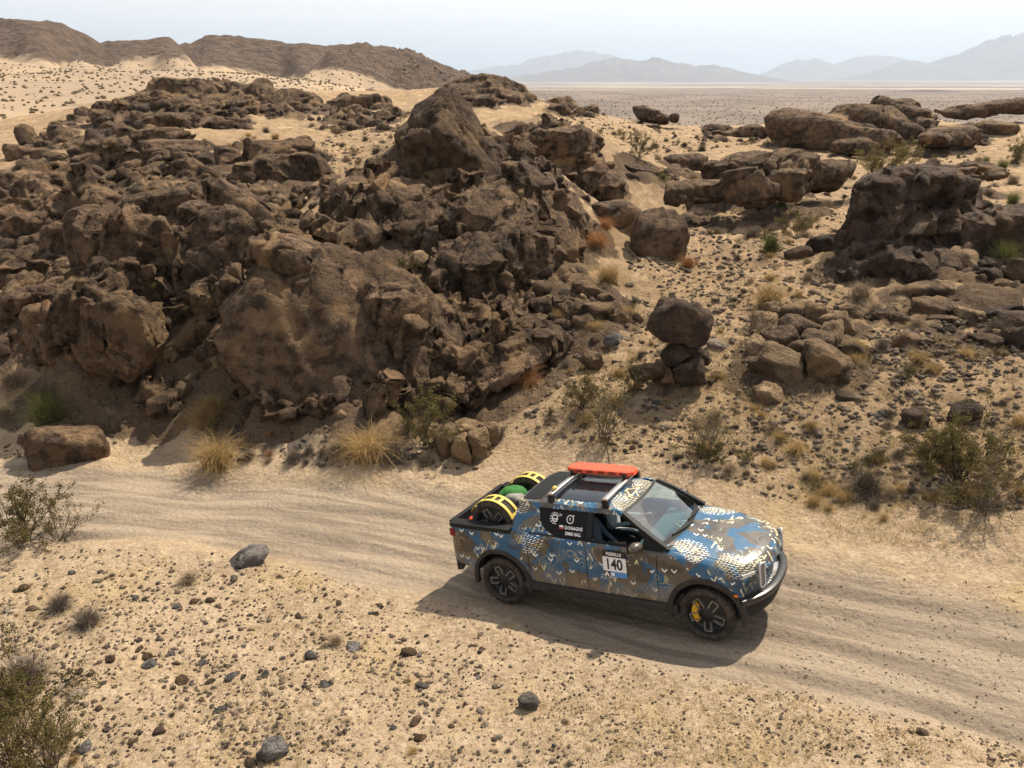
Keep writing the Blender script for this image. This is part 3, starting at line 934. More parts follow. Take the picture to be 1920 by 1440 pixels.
# --- ridge peaks along the skyline
for pts, poly, n, lab in (
    (((340,182,46,32,76),(385,190,36,26,75),(310,205,34,26,74),(420,205,34,22,73),(365,215,40,22,71)), [(285,240),(300,180),(340,150),(420,160),(480,190),(480,245)], 200, 'jagged dark rock peak highest on the left ridge'),
    (((470,175,30,18,78),(505,185,20,14,78)), [(430,215),(440,165),(500,162),(520,210)], 80, 'low jagged rock crest just right of the highest ridge peak'),
    (((540,195,28,24,76),(510,212,24,14,74),(575,205,24,16,76)), [(500,225),(530,178),(600,200),(605,225)], 80, 'rounded dark knob on the left ridge above the sandy saddle'),
    (((640,205,24,20,78),(690,200,26,18,78),(715,212,20,18,76),(620,225,26,14,74)), [(600,245),(630,190),(700,185),(745,215),(730,245)], 110, 'small rocky crest between the ridge knob and the tall outcrop'),
    (((880,172,34,22,88),(915,168,36,24,89),(955,175,30,22,90),(985,190,22,12,88),(845,185,22,12,87),(915,188,16,10,84)), [(820,195),(870,150),(950,148),(1005,195),(920,205)], 150, 'dark rocky knob on the skyline behind the pointed block'),
    (((1060,200,24,8,90),(1100,208,26,9,92),(1030,195,16,8,90)), [(1020,210),(1040,190),(1130,205),(1150,220),(1060,220)], 60, 'thin dark rock band trailing right from the skyline knob'),
    (((1210,214,24,12,92),(1240,222,18,9,91),(1265,222,8,7,90)), [(1180,225),(1200,205),(1260,212),(1280,232),(1200,235)], 50, 'small dark rock cluster standing against the far plain'),
    (((270,180,20,10,90),), [(220,215),(240,190),(290,178),(290,215)], 60, 'rocky shoulder left of the highest ridge peak')):
    R_ = Rocks()
    for u, v, a, b, Y in pts: R_.px(u, v, a, b, Y, RNG.uniform(-20, 20), block=.5, p=10)
    R_.fill(poly, n // 3, 9, 20, mats=[M_rock, M_rock_dark], dmax=110, power=1.7, avoid=.45, block=.8)
    R_.fill(poly, n, 3, 10, mats=[M_rock, M_rock_dark], dmax=110)
    R_.crag(9, (0.1, math.radians(20), 0.4), (2.4, 2.0, 2.2))
    R_.build('rock_crest', lab, 'outcrop', 'rock crests along the skyline')

# --- layered outcrop right behind the tall one
R_ = Rocks()
R_.px(1045, 305, 66, 66, 41.5, -12, p=9, deep=70)
R_.px(1085, 268, 44, 26, 43.0, 22, p=11, block=.5)
R_.px(1100, 305, 40, 22, 41.0, 24, p=11, block=.5)
R_.px(985, 300, 32, 56, 42.5, -30, p=10, block=.4)
R_.px(1020, 248, 36, 24, 44.0, -20, p=10, block=.4)
R_.px(960, 265, 26, 24, 44.0, 0, block=.5)
R_.px(1125, 345, 32, 26, 39.5, 10, block=.6)
R_.px(1085, 350, 34, 24, 39.8, 0, block=.6)
R_.px(1030, 355, 36, 24, 39.8, 0, block=.6)
R_.px(1150, 362, 20, 16, 38.8, 0)
R_.px(1205, 325, 34, 18, 44.0, 10, p=9)
R_.px(1185, 335, 16, 10, 43.0, 0)
R_.fill([(940,300),(980,240),(1060,220),(1140,300),(1180,380),(1080,380),(1000,360)], 150, 4, 15, mats=MIXR, dmax=50)
R_.crag(19, (0.1, math.radians(22), 0.2), (3.0, 2.2, 1.0))
R_.build('layered_outcrop', 'sloping layered rock outcrop right behind the tallest one', 'outcrop')

# --- big dark rock at the right
R_ = Rocks()
for u, v, ru, rv, Y, tl in ((1648,372,44,46,27.6,-4),(1706,362,42,40,27.8,6),(1640,440,46,42,27.0,-10),(1704,436,46,40,27.0,3),(1622,494,52,30,26.2,-16),(1694,494,50,30,26.2,4),(1764,366,40,44,28.0,10),
                            (1758,436,40,40,27.2,-4),(1756,494,46,30,26.2,0),(1812,452,40,46,27.2,4),(1812,500,42,26,26.2,0),(1866,448,38,46,27.6,-4),(1868,500,40,24,26.6,0),(1918,446,34,46,27.8,6),(1922,500,34,24,26.8,0),
                            (1828,398,30,24,28.6,22),(1690,326,22,12,28.0,0),(1738,326,20,12,28.2,12),(1595,506,24,14,25.8,-20),(1780,322,16,10,28.6,0)):
    R_.px(u, v, ru, rv, Y, tl, p=13, deep=60, block=1.0, mat=M_rock_dark)
R_.fill([(1590,520),(1620,360),(1760,330),(1920,410),(1920,500)], 60, 16, 40, power=1.6, mats=[M_rock_dark, M_rock_dark, M_rock], dmax=34, avoid=.45, block=.8)
R_.fill([(1570,525),(1920,480),(1920,525)], 60, 5, 14, mats=[M_rock_dark, M_rock])
R_.crag(15, (0, math.radians(4), 0.1), (1.9, 1.6, 1.4), mat=M_rock_dark)
R_.build('dark_outcrop', 'massive near black jointed rock standing alone at the right', 'outcrop')

# --- slabs strewn below it
R_ = Rocks()
for u, v, a, b, tl in ((1720,548,52,18,-14),(1785,545,44,14,8),(1800,500,30,30,20),(1750,580,40,22,0),(1835,560,36,16,-18),(1870,585,44,9,-16),(1815,590,30,14,10),(1890,545,26,20,0),(1770,600,34,10,-5),
                       (1850,520,24,18,0),(1900,600,34,16,0),(1740,612,26,12,0),(1690,600,24,14,20),(1660,592,26,11,5),(1910,510,22,26,0),(1780,640,30,14,0),(1700,645,24,24,0),(1850,645,34,18,0),(1905,640,22,30,0)):
    R_.px(u, v, a * .78, b * .74, None, tl, block=1.0, p=15, mat=[M_rock, M_rock_dark, M_rock_ochre][RNG.integers(3)])
R_.fill([(1660,600),(1720,510),(1910,490),(1915,680),(1750,680)], 300, 3, 12, mats=[M_rock, M_rock_dark, M_rock_ochre], flat=(.35, .7))
R_.build('slab_pile', 'spread of flat broken slabs below the near black rock at the right', 'rock pile')

# --- outcrops on the flat behind
for pts, lab in (
    (((1285,312,40,26,50),(1262,325,18,14,48)), 'smooth dark hump of rock alone on the sand, behind the egg shaped boulder'),
    (((1310,362,62,26,38),(1392,352,48,34,37),(1478,348,34,34,37),(1432,305,66,22,42),(1505,322,28,38,39),(1548,328,44,28,42),(1355,330,34,24,41),(1265,370,26,16,37.5),(1450,330,26,26,39.5)), 'row of rounded dark boulders lying across the sandy flat'),
    (((1545,250,92,34,74),(1625,232,54,30,76),(1655,205,20,22,80),(1690,210,26,20,80),(1720,226,30,22,78),(1640,262,40,20,70),(1590,275,30,14,68),(1735,240,22,12,76),(1700,248,26,14,74),(1480,262,26,18,74)), 'long dark whaleback ridge of rock on the right skyline'),
    (((1395,250,40,13,80),(1345,245,30,9,84),(1430,252,26,14,80),(1365,255,30,8,80)), 'low dark rocks left of the whaleback ridge'),
    (((1780,258,52,16,70),(1830,245,48,12,76),(1750,262,26,10,68)), 'two flat humps of rock right of the whaleback ridge'),
    (((1810,208,26,9,98),(1850,205,30,11,98),(1900,198,26,12,98),(1780,214,26,6,98)), 'dark rocks on the skyline at the right edge'),
    (((1825,322,26,14,46),(1858,325,24,13,45),(1800,328,20,11,45),(1880,332,20,8,44)), 'small group of rounded rocks behind the near black rock')):
    R_ = Rocks()
    for u, v, a, b, Y in pts: R_.px(u, v, a, b, Y, RNG.uniform(-12, 12), p=9, block=.3, mat=M_rock if RNG.random() < .6 else M_rock_dark)
    P = np.array([(q[0], q[1]) for q in pts]); S = np.array([(q[2], q[3]) for q in pts])
    lo = (P - S).min(0); hi = (P + S).max(0)
    R_.fill([(lo[0], hi[1]), (lo[0] + 10, P[:, 1].mean()), (hi[0] - 10, P[:, 1].mean()), (hi[0], hi[1])], 40, 3, 8, mats=[M_rock, M_rock_dark], dmax=110)
    R_.crag(9, (0.05, math.radians(10), 0.2), (2.0, 1.5, 1.3) if pts[0][4] < 60 else (3.0, 2.2, 2.0), flat=(0.6, 0.45))
    R_.build('flat_outcrop', lab, 'outcrop', 'outcrops on the sandy flat')

# --- cone of boulders in the middle right
R_ = Rocks()
for u, v, a, b in ((1470,690,52,34),(1540,690,44,34),(1465,650,32,32),(1500,625,34,28),(1530,655,30,30),(1490,598,28,22),(1530,600,30,26),(1570,610,26,26),(1440,610,24,20),(1450,585,20,16),(1590,662,22,18),(1510,665,26,26),(1425,660,18,26),(1555,640,18,30)):
    R_.px(u, v, a, b, None, RNG.uniform(-20, 20), block=.6, p=11, mat=[M_rock, M_rock, M_rock_ochre][RNG.integers(3)])
R_.fill([(1410,720),(1440,590),(1540,570),(1600,640),(1590,710)], 60, 4, 12, mats=MIXR)
R_.build('boulder_cone', 'cone shaped pile of cracked brown boulders right of the standing rock', 'rock pile')

# --- standing rock
R_ = Rocks()
Yg = float(hit([1285], [724])[0][1])
R_.px(1280, 612, 42, 44, Yg + .25, 12, p=13, deep=40, block=.9, mat=M_rock_dark)
R_.px(1272, 662, 28, 26, Yg + .15, -6, p=12, deep=34, block=.6, mat=M_rock_dark)
R_.px(1294, 696, 30, 30, Yg, -10, p=12, block=.7, mat=M_rock_dark)
R_.px(1248, 700, 22, 20, Yg + .2, 0, p=12, block=.7)
R_.px(1214, 696, 30, 14, Yg + .1, -5, p=14, block=.9)
R_.px(1318, 672, 12, 14, Yg + .3, 0)
R_.fill([(1180,710),(1230,660),(1330,660),(1335,720)], 30, 4, 10, mats=MIXR)
R_.build('standing_rock', 'single dark top heavy rock balanced upright on smaller blocks above the truck', 'outcrop')

# --- cracked tan block by the track
R_ = Rocks()
for u, v, a, b, tl in ((838,830,22,34,8),(868,842,22,30,4),(896,836,20,34,-4),(880,806,30,14,10),(915,815,20,20,0)):
    R_.px(u, v, a, b, None, tl, p=14, block=1.0, mat=M_rock_ochre)
R_.build('cracked_block', 'tan squarish block split by cracks, beside the track behind the truck bed', 'boulder')

# --- boulders lying alone
for u, v, a, b, lab, m, kw in (
    (1230,452,46,46,'large smooth egg shaped brown boulder alone on the sand',M_rock,dict(p=7,namp=.04)),
    (1150,403,38,22,'low rounded pale brown boulder behind the egg shaped one',M_rock,dict(p=7)),
    (1192,416,18,14,'small boulder touching the back of the egg shaped one',M_rock,dict(p=8)),
    (1552,466,28,22,'dark angular boulder on the gravel left of the near black rock',M_rock_dark,dict(p=12,block=.6)),
    (1495,478,20,14,'small pair mate boulder beside the dark angular one on the gravel',M_rock_dark,dict(p=11)),
    (126,836,56,32,'wedge shaped brown boulder beside the track at the far left',M_rock,dict(p=13,block=.7,tilt=8)),
    (465,1049,33,18,'grey boulder half buried in the bank at the near edge of the track',M_stone_grey,dict(p=9,tilt=-12)),
    (1442,741,25,17,'small squarish tan boulder below the cone shaped pile',M_rock_ochre,dict(p=13,block=.6)),
    (1586,747,18,10,'flat black stone right of the squarish tan boulder',M_rock_dark,dict(p=12)),
    (1345,650,18,11,'pale flat stone right of the standing rock',M_rock_pale,dict(p=12)),
    (1112,676,20,14,'squarish tan stone left of the standing rock',M_rock_ochre,dict(p=13,block=.7)),
    (1152,640,14,12,'blue grey round stone upslope of the truck roof',M_stone_grey,dict(p=8)),
    (1720,785,20,14,'dark stone in the brush below the slab spread',M_rock_dark,dict(p=11)),
    (1810,775,22,18,'cluster of dark stone on the slope at the right',M_rock_dark,dict(p=11)),
    (1600,585,22,11,'flat topped brown stone behind the cone shaped pile',M_rock,dict(p=14,block=.8)),
    (990,1316,15,12,'grey angular stone with a sunlit top in the sand below the truck',M_stone_grey,dict(p=13,block=.5)),
    (1730,1376,9,7,'lone black round stone in the sand at the lower right',M_rock_dark,dict(p=9)),
    (510,1408,22,13,'biggest grey flat stone at the bottom edge of the picture',M_stone_grey,dict(p=11)),
    ):
    R_ = Rocks()
    R_.px(u, v, a, b, None, kw.pop('tilt', 0), mat=m, **kw)
    R_.build('boulder', lab, 'boulder')
# polar sheet
_a = np.concatenate([np.radians(np.arange(-40, 40.01, 0.17)), np.radians(np.arange(41, 75, 1.2)), np.radians(np.arange(78, 282, 4.0)), np.radians(np.arange(285, 319.5, 1.2))])
_a = np.unique(np.round((_a + math.pi) % (2 * math.pi) - math.pi, 6))
_r = np.concatenate([[0.6, 1.5, 2.5, 3.5, 4.5], np.exp(np.arange(math.log(5.4), math.log(135), 0.0068)),
                     np.exp(np.arange(math.log(136), math.log(900), 0.012)), np.exp(np.arange(math.log(905), math.log(45000), 0.06))])
AA, RR = np.meshgrid(_a, _r)
gx = (RR * np.sin(AA)).ravel(); gy = (RR * np.cos(AA)).ravel(); gr = RR.ravel()
gb = base_height(gx, gy)
gh, g_rel = hill_height(gx, gy, gb)
gd, g_road = detail(gx, gy, gr)
gz = gb + gh + gd
na, nr = len(_a), len(_r)
# bedrock shows between the boulders of an outcrop
g_rock = np.zeros((nr, na))
GX, GY = gx.reshape(nr, na), gy.reshape(nr, na)
for (cx, cy), rad in BEDROCK:
    rr0 = math.hypot(cx, cy); aa0 = math.atan2(cx, cy); w = rad * 1.7
    a0, a1 = np.searchsorted(_a, [aa0 - w / rr0, aa0 + w / rr0]); r0, r1 = np.searchsorted(_r, [rr0 - w, rr0 + w])
    d = np.hypot(GX[r0:r1, a0:a1] - cx, GY[r0:r1, a0:a1] - cy) / rad
    g_rock[r0:r1, a0:a1] = np.maximum(g_rock[r0:r1, a0:a1], 1 - sstep(0.9, 1.6, d))
g_rock = g_rock.ravel()
def cells2(x, y, seed):
    ix, iy = np.floor(x).astype(np.int64), np.floor(y).astype(np.int64)
    f1 = np.full(len(x), 9.0); f2 = np.full(len(x), 9.0); hid = np.zeros(len(x))
    for dx in (-1, 0, 1):
        for dy in (-1, 0, 1):
            h = hash3(ix + dx, iy + dy, ix * 0, seed)
            jx = ix + dx + (h & 1023) / 1023.0; jy = iy + dy + ((h >> 10) & 1023) / 1023.0
            d = np.hypot(jx - x, jy - y); hv = ((h >> 20) & 1023) / 1023.0
            m = d < f1
            f2 = np.where(m, f1, np.minimum(f2, d)); hid = np.where(m, hv, hid); f1 = np.where(m, d, f1)
    return f1, f2, hid
_m = g_rock > 0.01
for sc_, am_, sd_ in ((0.62, 0.42, 5), (1.6, 0.20, 6), (3.6, 0.085, 7)):
    wx = gx[_m] + 0.25 / sc_ * vnoise(np.stack([gx[_m] * sc_, gy[_m] * sc_, gx[_m] * 0], 1), 3)
    wy = gy[_m] + 0.25 / sc_ * vnoise(np.stack([gx[_m] * sc_, gy[_m] * sc_, gx[_m] * 0 + 9], 1), 4)
    f1, f2, hid = cells2(wx * sc_, wy * sc_ * 0.8, sd_)
    gz[_m] += g_rock[_m] * am_ * ((hid - 0.45) * sstep(0, 0.22, f2 - f1) - 0.35 * f1 + 0.16)

idx = np.arange(nr * na).reshape(nr, na)
nxt = np.roll(idx, -1, axis=1)
quads = np.stack([idx[:-1], idx[1:], nxt[1:], nxt[:-1]], -1).reshape(-1, 4)
quads = quads[:, ::-1]
g_me = mesh_from('ground', np.stack([gx, gy, gz], 1), quads)
for nm, val in (('rs', np.clip(road_coords(gx, gy)[1], 0, 1e4)), ('rd', np.clip(road_coords(gx, gy)[0], -20, 20)), ('road', g_road), ('rock', g_rock), ('hill', np.clip(g_rel / 12, 0, 1)), ('dist', np.clip(gr / 400, 0, 1)),
                ('beyond', sstep(1.5, 7, road_coords(gx, gy)[0]) * (gr < 300))):
    at_ = g_me.attributes.new(nm, 'FLOAT', 'POINT')
    at_.data.foreach_set('value', val.astype(np.float32))

def ground_material():
    t = NT('desert_ground')
    pos = t.n('ShaderNodeNewGeometry').outputs['Position']
    road, hill, dist, bey = t.attr('road'), t.attr('hill'), t.attr('dist'), t.attr('beyond')
    n1 = t.noise(pos, 0.55, 5, 0.6)
    n2 = t.noise(pos, 3.2, 5, 0.65)
    n3 = t.noise(pos, 17, 4, 0.7)
    n4 = t.noise(pos, 70, 3, 0.7)
    sand = t.mix(t.ramp(n2, 0.3, 0.72), (0.53, 0.40, 0.262), (0.38, 0.275, 0.17))
    sand = t.mix(t.math('MULTIPLY', t.ramp(n1, 0.48, 0.66), 0.55), sand, (0.44, 0.315, 0.155))      # dry straw patches
    sand = t.mix(t.math('MULTIPLY', t.ramp(n3, 0.48, 0.66), 0.65), sand, (0.22, 0.15, 0.095))
    sand = t.mix(t.math('MULTIPLY', t.ramp(n4, 0.56, 0.70), 0.6), sand, (0.14, 0.10, 0.07))
    rock_side = t.mix(t.ramp(n2, 0.30, 0.7), (0.40, 0.27, 0.145), (0.24, 0.155, 0.085))
    rock_side = t.mix(t.math('MULTIPLY', t.ramp(n3, 0.47, 0.62), 0.65), rock_side, (0.12, 0.08, 0.05))
    n5 = t.noise(pos, 1.15, 6, 0.75)
    rock_side = t.mix(t.math('MULTIPLY', t.ramp(n5, 0.50, 0.60), 0.6), rock_side, (0.155, 0.105, 0.055))
    rock_side = t.mix(t.math('MULTIPLY', t.ramp(n5, 0.44, 0.36), 0.7), rock_side, (0.50, 0.36, 0.21))
    n6 = t.noise(pos, 0.33, 5, 0.75)
    rock_side = t.mix(t.math('MULTIPLY', t.ramp(n6, 0.49, 0.60), 0.5), rock_side, (0.21, 0.145, 0.078))
    sand = t.mix(t.math('MULTIPLY', bey, 0.85), sand, rock_side)
    # track: grey-brown fines drawn out along the ruts
    cv = t.n('ShaderNodeCombineXYZ')
    t.set(cv.inputs[0], t.math('MULTIPLY', t.attr('rs'), 0.30)); t.set(cv.inputs[1], t.math('MULTIPLY', t.attr('rd'), 2.6))
    s1 = t.noise(cv.outputs[0], 1.0, 5, 0.62, 0.4)
    dirt = t.mix(t.ramp(s1, 0.38, 0.64), (0.42, 0.33, 0.235), (0.25, 0.197, 0.143))
    dirt = t.mix(t.math('MULTIPLY', t.ramp(n3, 0.48, 0.70), 0.45), dirt, (0.17, 0.128, 0.09))
    dirt = t.mix(t.math('MULTIPLY', t.ramp(n4, 0.5, 0.7), 0.5), dirt, (0.12, 0.09, 0.065))
    col = t.mix(road, sand, dirt)
    # far plain and hills
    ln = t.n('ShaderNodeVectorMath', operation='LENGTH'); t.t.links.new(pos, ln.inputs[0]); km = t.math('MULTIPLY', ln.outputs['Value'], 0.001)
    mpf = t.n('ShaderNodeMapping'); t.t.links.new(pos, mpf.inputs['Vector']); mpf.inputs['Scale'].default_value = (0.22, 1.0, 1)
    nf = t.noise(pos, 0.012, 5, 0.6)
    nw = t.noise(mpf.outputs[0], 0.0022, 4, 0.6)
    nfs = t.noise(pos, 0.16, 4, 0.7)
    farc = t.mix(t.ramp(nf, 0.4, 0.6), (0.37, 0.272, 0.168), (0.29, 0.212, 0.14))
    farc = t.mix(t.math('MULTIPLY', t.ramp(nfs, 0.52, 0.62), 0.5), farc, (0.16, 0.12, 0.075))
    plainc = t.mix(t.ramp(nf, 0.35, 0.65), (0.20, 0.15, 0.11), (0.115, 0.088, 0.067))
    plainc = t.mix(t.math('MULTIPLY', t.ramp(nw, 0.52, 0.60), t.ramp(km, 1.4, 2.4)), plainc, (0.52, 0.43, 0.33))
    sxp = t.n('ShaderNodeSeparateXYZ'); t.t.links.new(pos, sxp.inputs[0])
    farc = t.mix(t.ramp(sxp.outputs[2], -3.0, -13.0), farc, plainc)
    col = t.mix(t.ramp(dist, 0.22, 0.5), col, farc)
    nh = t.noise(pos, 0.035, 6, 0.7)
    nh2 = t.noise(pos, 0.22, 5, 0.75)
    hm = t.ramp(t.math('ADD', hill, t.math('MULTIPLY', t.math('SUBTRACT', nh, 0.5), 1.5)), 0.40, 0.62)
    hc = t.mix(t.ramp(nh2, 0.35, 0.65), (0.165, 0.108, 0.072), (0.060, 0.042, 0.033))
    col = t.mix(t.math('MULTIPLY', hm, 0.92), col, hc)
    rockm = t.ramp(t.math('ADD', t.attr('rock'), t.math('MULTIPLY', t.math('SUBTRACT', n2, 0.5), 0.9)), 0.30, 0.55)
    rc = t.mix(t.ramp(n3, 0.35, 0.65), (0.125, 0.082, 0.05), (0.050, 0.033, 0.023))
    rc = t.mix(t.math('MULTIPLY', t.ramp(n1, 0.5, 0.62), 0.45), rc, (0.20, 0.13, 0.068))
    col = t.mix(t.math('MULTIPLY', rockm, 0.93), col, rc)
    # relief
    v1 = t.voronoi(pos, 9.0)
    bh = t.math('ADD', t.math('MULTIPLY', n3, 0.5), t.math('ADD', t.math('MULTIPLY', n4, 0.28), t.math('MULTIPLY', v1, -0.35)))
    fade = t.math('SUBTRACT', 1.0, t.ramp(dist, 0.05, 0.4))
    nb = t.n('ShaderNodeBump'); nb.inputs['Distance'].default_value = 0.12
    t.t.links.new(bh, nb.inputs['Height']); t.t.links.new(t.math('MULTIPLY', fade, 0.9), nb.inputs['Strength'])
    nb2 = t.n('ShaderNodeBump'); nb2.inputs['Distance'].default_value = 6.0
    t.t.links.new(nh2, nb2.inputs['Height']); t.t.links.new(t.math('MULTIPLY', hm, 0.9), nb2.inputs['Strength'])
    t.t.links.new(nb.outputs[0], nb2.inputs['Normal'])
    t.principled(col, 0.95, nb2.outputs[0], 0, 0.15)
    return t.mat
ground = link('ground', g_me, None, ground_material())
tag(ground, 'pale sandy desert ground with a rutted dirt track running out to a plain', kind='structure')


for args in PENDING:
    Rocks.flush(*args)
# ------------------------------------------------------------------ loose stones and gravel
def in_poly_sample(poly, n, rng):
    P = np.array(poly, float); lo, hi = P.min(0), P.max(0); got = []
    while len(got) < n:
        q = lo + rng.random((n * 2, 2)) * (hi - lo)
        got += [t for t in q if _inpoly(t, P)]
    return np.array(got[:n])
STONES = []
for k in range(12):
    v, F = rock_shape(2, (1.0, RNG.uniform(.7, 1.0), RNG.uniform(.5, .8)), np.eye(3), 500 + k, RNG.uniform(8, 14), namp=.12, block=.5 if k % 2 else 0)
    STONES.append([mesh_from('stone', v, F, smooth=False) for m in range(4)])
    for me_, m_ in zip(STONES[-1], (M_stone_grey, M_rock_dark, M_rock, M_rock_pale)): me_.materials.append(m_)
FG = [(0,1020),(420,1050),(620,1080),(800,1130),(1000,1180),(1250,1260),(1500,1290),(1920,1400),(1920,1440),(0,1440)]
BANK = [(0,1060),(500,1080),(700,1120),(880,1180),(1050,1290),(1080,1440),(120,1440),(0,1200)]
SLOPE = [(930,800),(1000,620),(1180,520),(1160,420),(1420,400),(1580,430),(1560,540),(1660,600),(1920,700),(1920,960),(1500,950),(1280,880)]
GRAVEL_FLAT = [(1180,420),(1420,395),(1600,400),(1570,540),(1400,590),(1230,540)]
LAND = [(465,1049,'the half buried grey boulder'),(140,1155,'the dark shrub pair'),(60,1330,'the green corner bush'),(510,1408,'the bottom edge stone'),
        (990,1316,'the sunlit grey stone'),(850,1150,"the truck's rear wheel"),(1380,1240,"the truck's front wheel"),(1730,1376,'the lone black round stone'),(700,1300,"the bank's middle"),
        (1280,640,'the standing rock'),(1500,640,'the cone shaped boulder pile'),(1230,452,'the egg shaped boulder'),(1700,430,'the near black rock'),(1790,570,'the broken slabs'),(1440,741,'the squarish tan boulder'),
        (1800,860,'the largest green bush'),(1140,790,'the tangled dead bush'),(1320,820,'the dark leafless bush'),(1622,900,'the twiggy round shrub'),(1490,430,'the bush on the dark gravel'),
        (1400,340,'the rounded boulder row'),(1285,312,'the smooth dark hump'),(1600,250,'the whaleback ridge'),(1830,330,'the rounded rock group'),(1050,300,'the layered outcrop'),(1090,570,'the boulder tumble'),
        (630,660,'the great slab'),(840,290,'the pointed crowning block'),(930,430,"the tall outcrop's middle"),(560,340,'the smooth domes'),(310,260,'the stacked slabs'),(350,190,'the highest ridge peak'),(180,570,'the dark buttress'),(60,400,'the far left boulder slope'),(400,500,'the gully heap'),(640,250,'the sandy saddle'),(1860,270,'the flat humps')]
def where(u, v):
    L, uu, vv = min(((l, u - a, v - b) for a, b, l in LAND), key=lambda q: q[1] ** 2 + (q[2] * 1.5) ** 2)
    d = math.hypot(uu, vv * 1.5)
    near = 'close to' if d < 28 else None
    if abs(uu) > abs(vv) * 1.5: rel = 'right of' if uu > 0 else 'left of'
    else: rel = 'below' if vv > 0 else 'above'
    return (near or ('just ' + rel if d < 70 else rel)) + ' ' + L
def project(P):
    d = np.asarray(P) - C0; z = d @ FW
    return 960 + FPX * d[0] / z, 720 - FPX * (d @ UP) / z
def stones(poly, n, rmin, rmax, label, group, seed, power=2.6):
    rg = np.random.default_rng(seed)
    q = in_poly_sample(poly, n * 2, rg)
    nz = fbm(np.stack([q[:, 0] / 160, q[:, 1] / 90, q[:, 0] * 0], 1), 2, seed)
    q = q[np.argsort(-(nz + rg.normal(0, .35, len(nz))))][:n]
    H = hit(q[:, 0], q[:, 1], dmax=90)
    rr = (rmin ** (1 - power) + rg.random(n) * (rmax ** (1 - power) - rmin ** (1 - power))) ** (1 / (1 - power))
    ok = ~np.isnan(H[:, 0])
    H, rr = H[ok], rr[ok]
    z = ground_z(H[:, 0], H[:, 1])
    for i in range(len(H)):
        k = np.linalg.norm(H[i] - C0) / FPX * rr[i]
        m = int(rg.choice(4, p=(.36, .24, .25, .15)))
        sh = int(rg.integers(12))
        o = bpy.data.objects.new('stone', STONES[sh][m])
        COL.objects.link(o)
        o.location = (H[i, 0], H[i, 1], z[i] + k * rg.uniform(-.30, .10))
        o.rotation_euler = (rg.normal(0, .25), rg.normal(0, .25), rg.uniform(0, 6.28))
        e = rg.uniform(.8, 1.3)
        o.scale = (k * e, k / e, k * rg.uniform(.75, 1.1))
        size = 'small' if rr[i] < 6.5 else 'medium' if rr[i] < 10 else 'large'
        shape = 'long' if e > 1.15 else 'stubby' if e < .9 else 'chunky'
        tag(o, '%s %s %s stone on the %s, %s' % (size, shape, ('grey', 'black', 'brown', 'pale')[m], label, where(q[ok][i][0], q[ok][i][1])), 'stone', group)
stones(BANK, 165, 4.6, 19, 'bank', 'stones on the near bank', 5)
stones([(900,1200),(1500,1300),(1920,1400),(1920,1440),(900,1440)], 22, 4.0, 9, 'sand', 'stones below the truck', 15)
stones(SLOPE, 105, 5.0, 17, 'slope', 'stones on the slope above the track', 6)

def gravel(polys, seed):
    rg = np.random.default_rng(seed)
    d, F = ICO[1]
    VV, FF, off = [], [], 0
    for poly, n, rmin, rmax in polys:
        q = in_poly_sample(poly, n * 2, rg)
        nz = fbm(np.stack([q[:, 0] / 120, q[:, 1] / 60, q[:, 0] * 0], 1), 3, seed)
        q = q[np.argsort(-(nz + rg.normal(0, .55, len(nz))))][:n]
        H = hit(q[:, 0], q[:, 1], dmax=120); H = H[~np.isnan(H[:, 0])]
        z = ground_z(H[:, 0], H[:, 1])
        rr = rmin + (rmax - rmin) * rg.random(len(H)) ** 2.6
        k = np.linalg.norm(H - C0, axis=1) / FPX * rr
        for i in range(len(H)):
            v = d * (1 + rg.normal(0, .16, (len(d), 1))) * np.array([1.1, .9, .62]) * k[i]
            a = rg.uniform(0, 6.28); c, s = math.cos(a), math.sin(a)
            v = np.stack([v[:, 0] * c - v[:, 1] * s, v[:, 0] * s + v[:, 1] * c, v[:, 2]], 1) + np.array([H[i, 0], H[i, 1], z[i] + k[i] * .15])
            VV.append(v); FF.append(F + off); off += len(d)
    return np.concatenate(VV), np.concatenate(FF)
M_gravel = rock_material('gravel_stones', (0.085, 0.064, 0.048), (0.26, 0.19, 0.13), (0.33, 0.23, 0.14), 0.5)
gv, gf_ = gravel([(FG, 6500, .8, 3.6), (BANK, 1300, 1.5, 6.0), (SLOPE, 4600, 1.2, 6.5), (SLOPE, 420, 5, 10), ([(1180,310),(1240,250),(1500,285),(1920,260),(1920,400),(1600,400),(1300,400)], 900, .8, 3.5), ([(600,330),(620,210),(790,205),(720,330)], 700, .8, 4), ([(990,215),(1130,205),(1330,245),(1420,270),(1250,300),(1130,260)], 600, .8, 3.5), ([(440,800),(800,790),(960,800),(900,880),(430,870)], 600, 1.5, 7), ([(300,420),(480,280),(640,330),(560,440)], 250, 1, 4), (GRAVEL_FLAT, 1500, 1.0, 4.5), ([(1330,1080),(1920,1090),(1920,1420),(1400,1280)], 700, .8, 2.4), ([(0,560),(60,560),(300,780),(300,860),(0,870)], 350, 1.2, 5), ([(1600,580),(1920,560),(1920,720),(1650,700)], 600, 2, 7)], 3)
o = link('gravel', mesh_from('gravel', gv, gf_, smooth=False), None, M_gravel)
tag(o, 'fine dark gravel and pebbles strewn over the desert ground', kind='stuff')

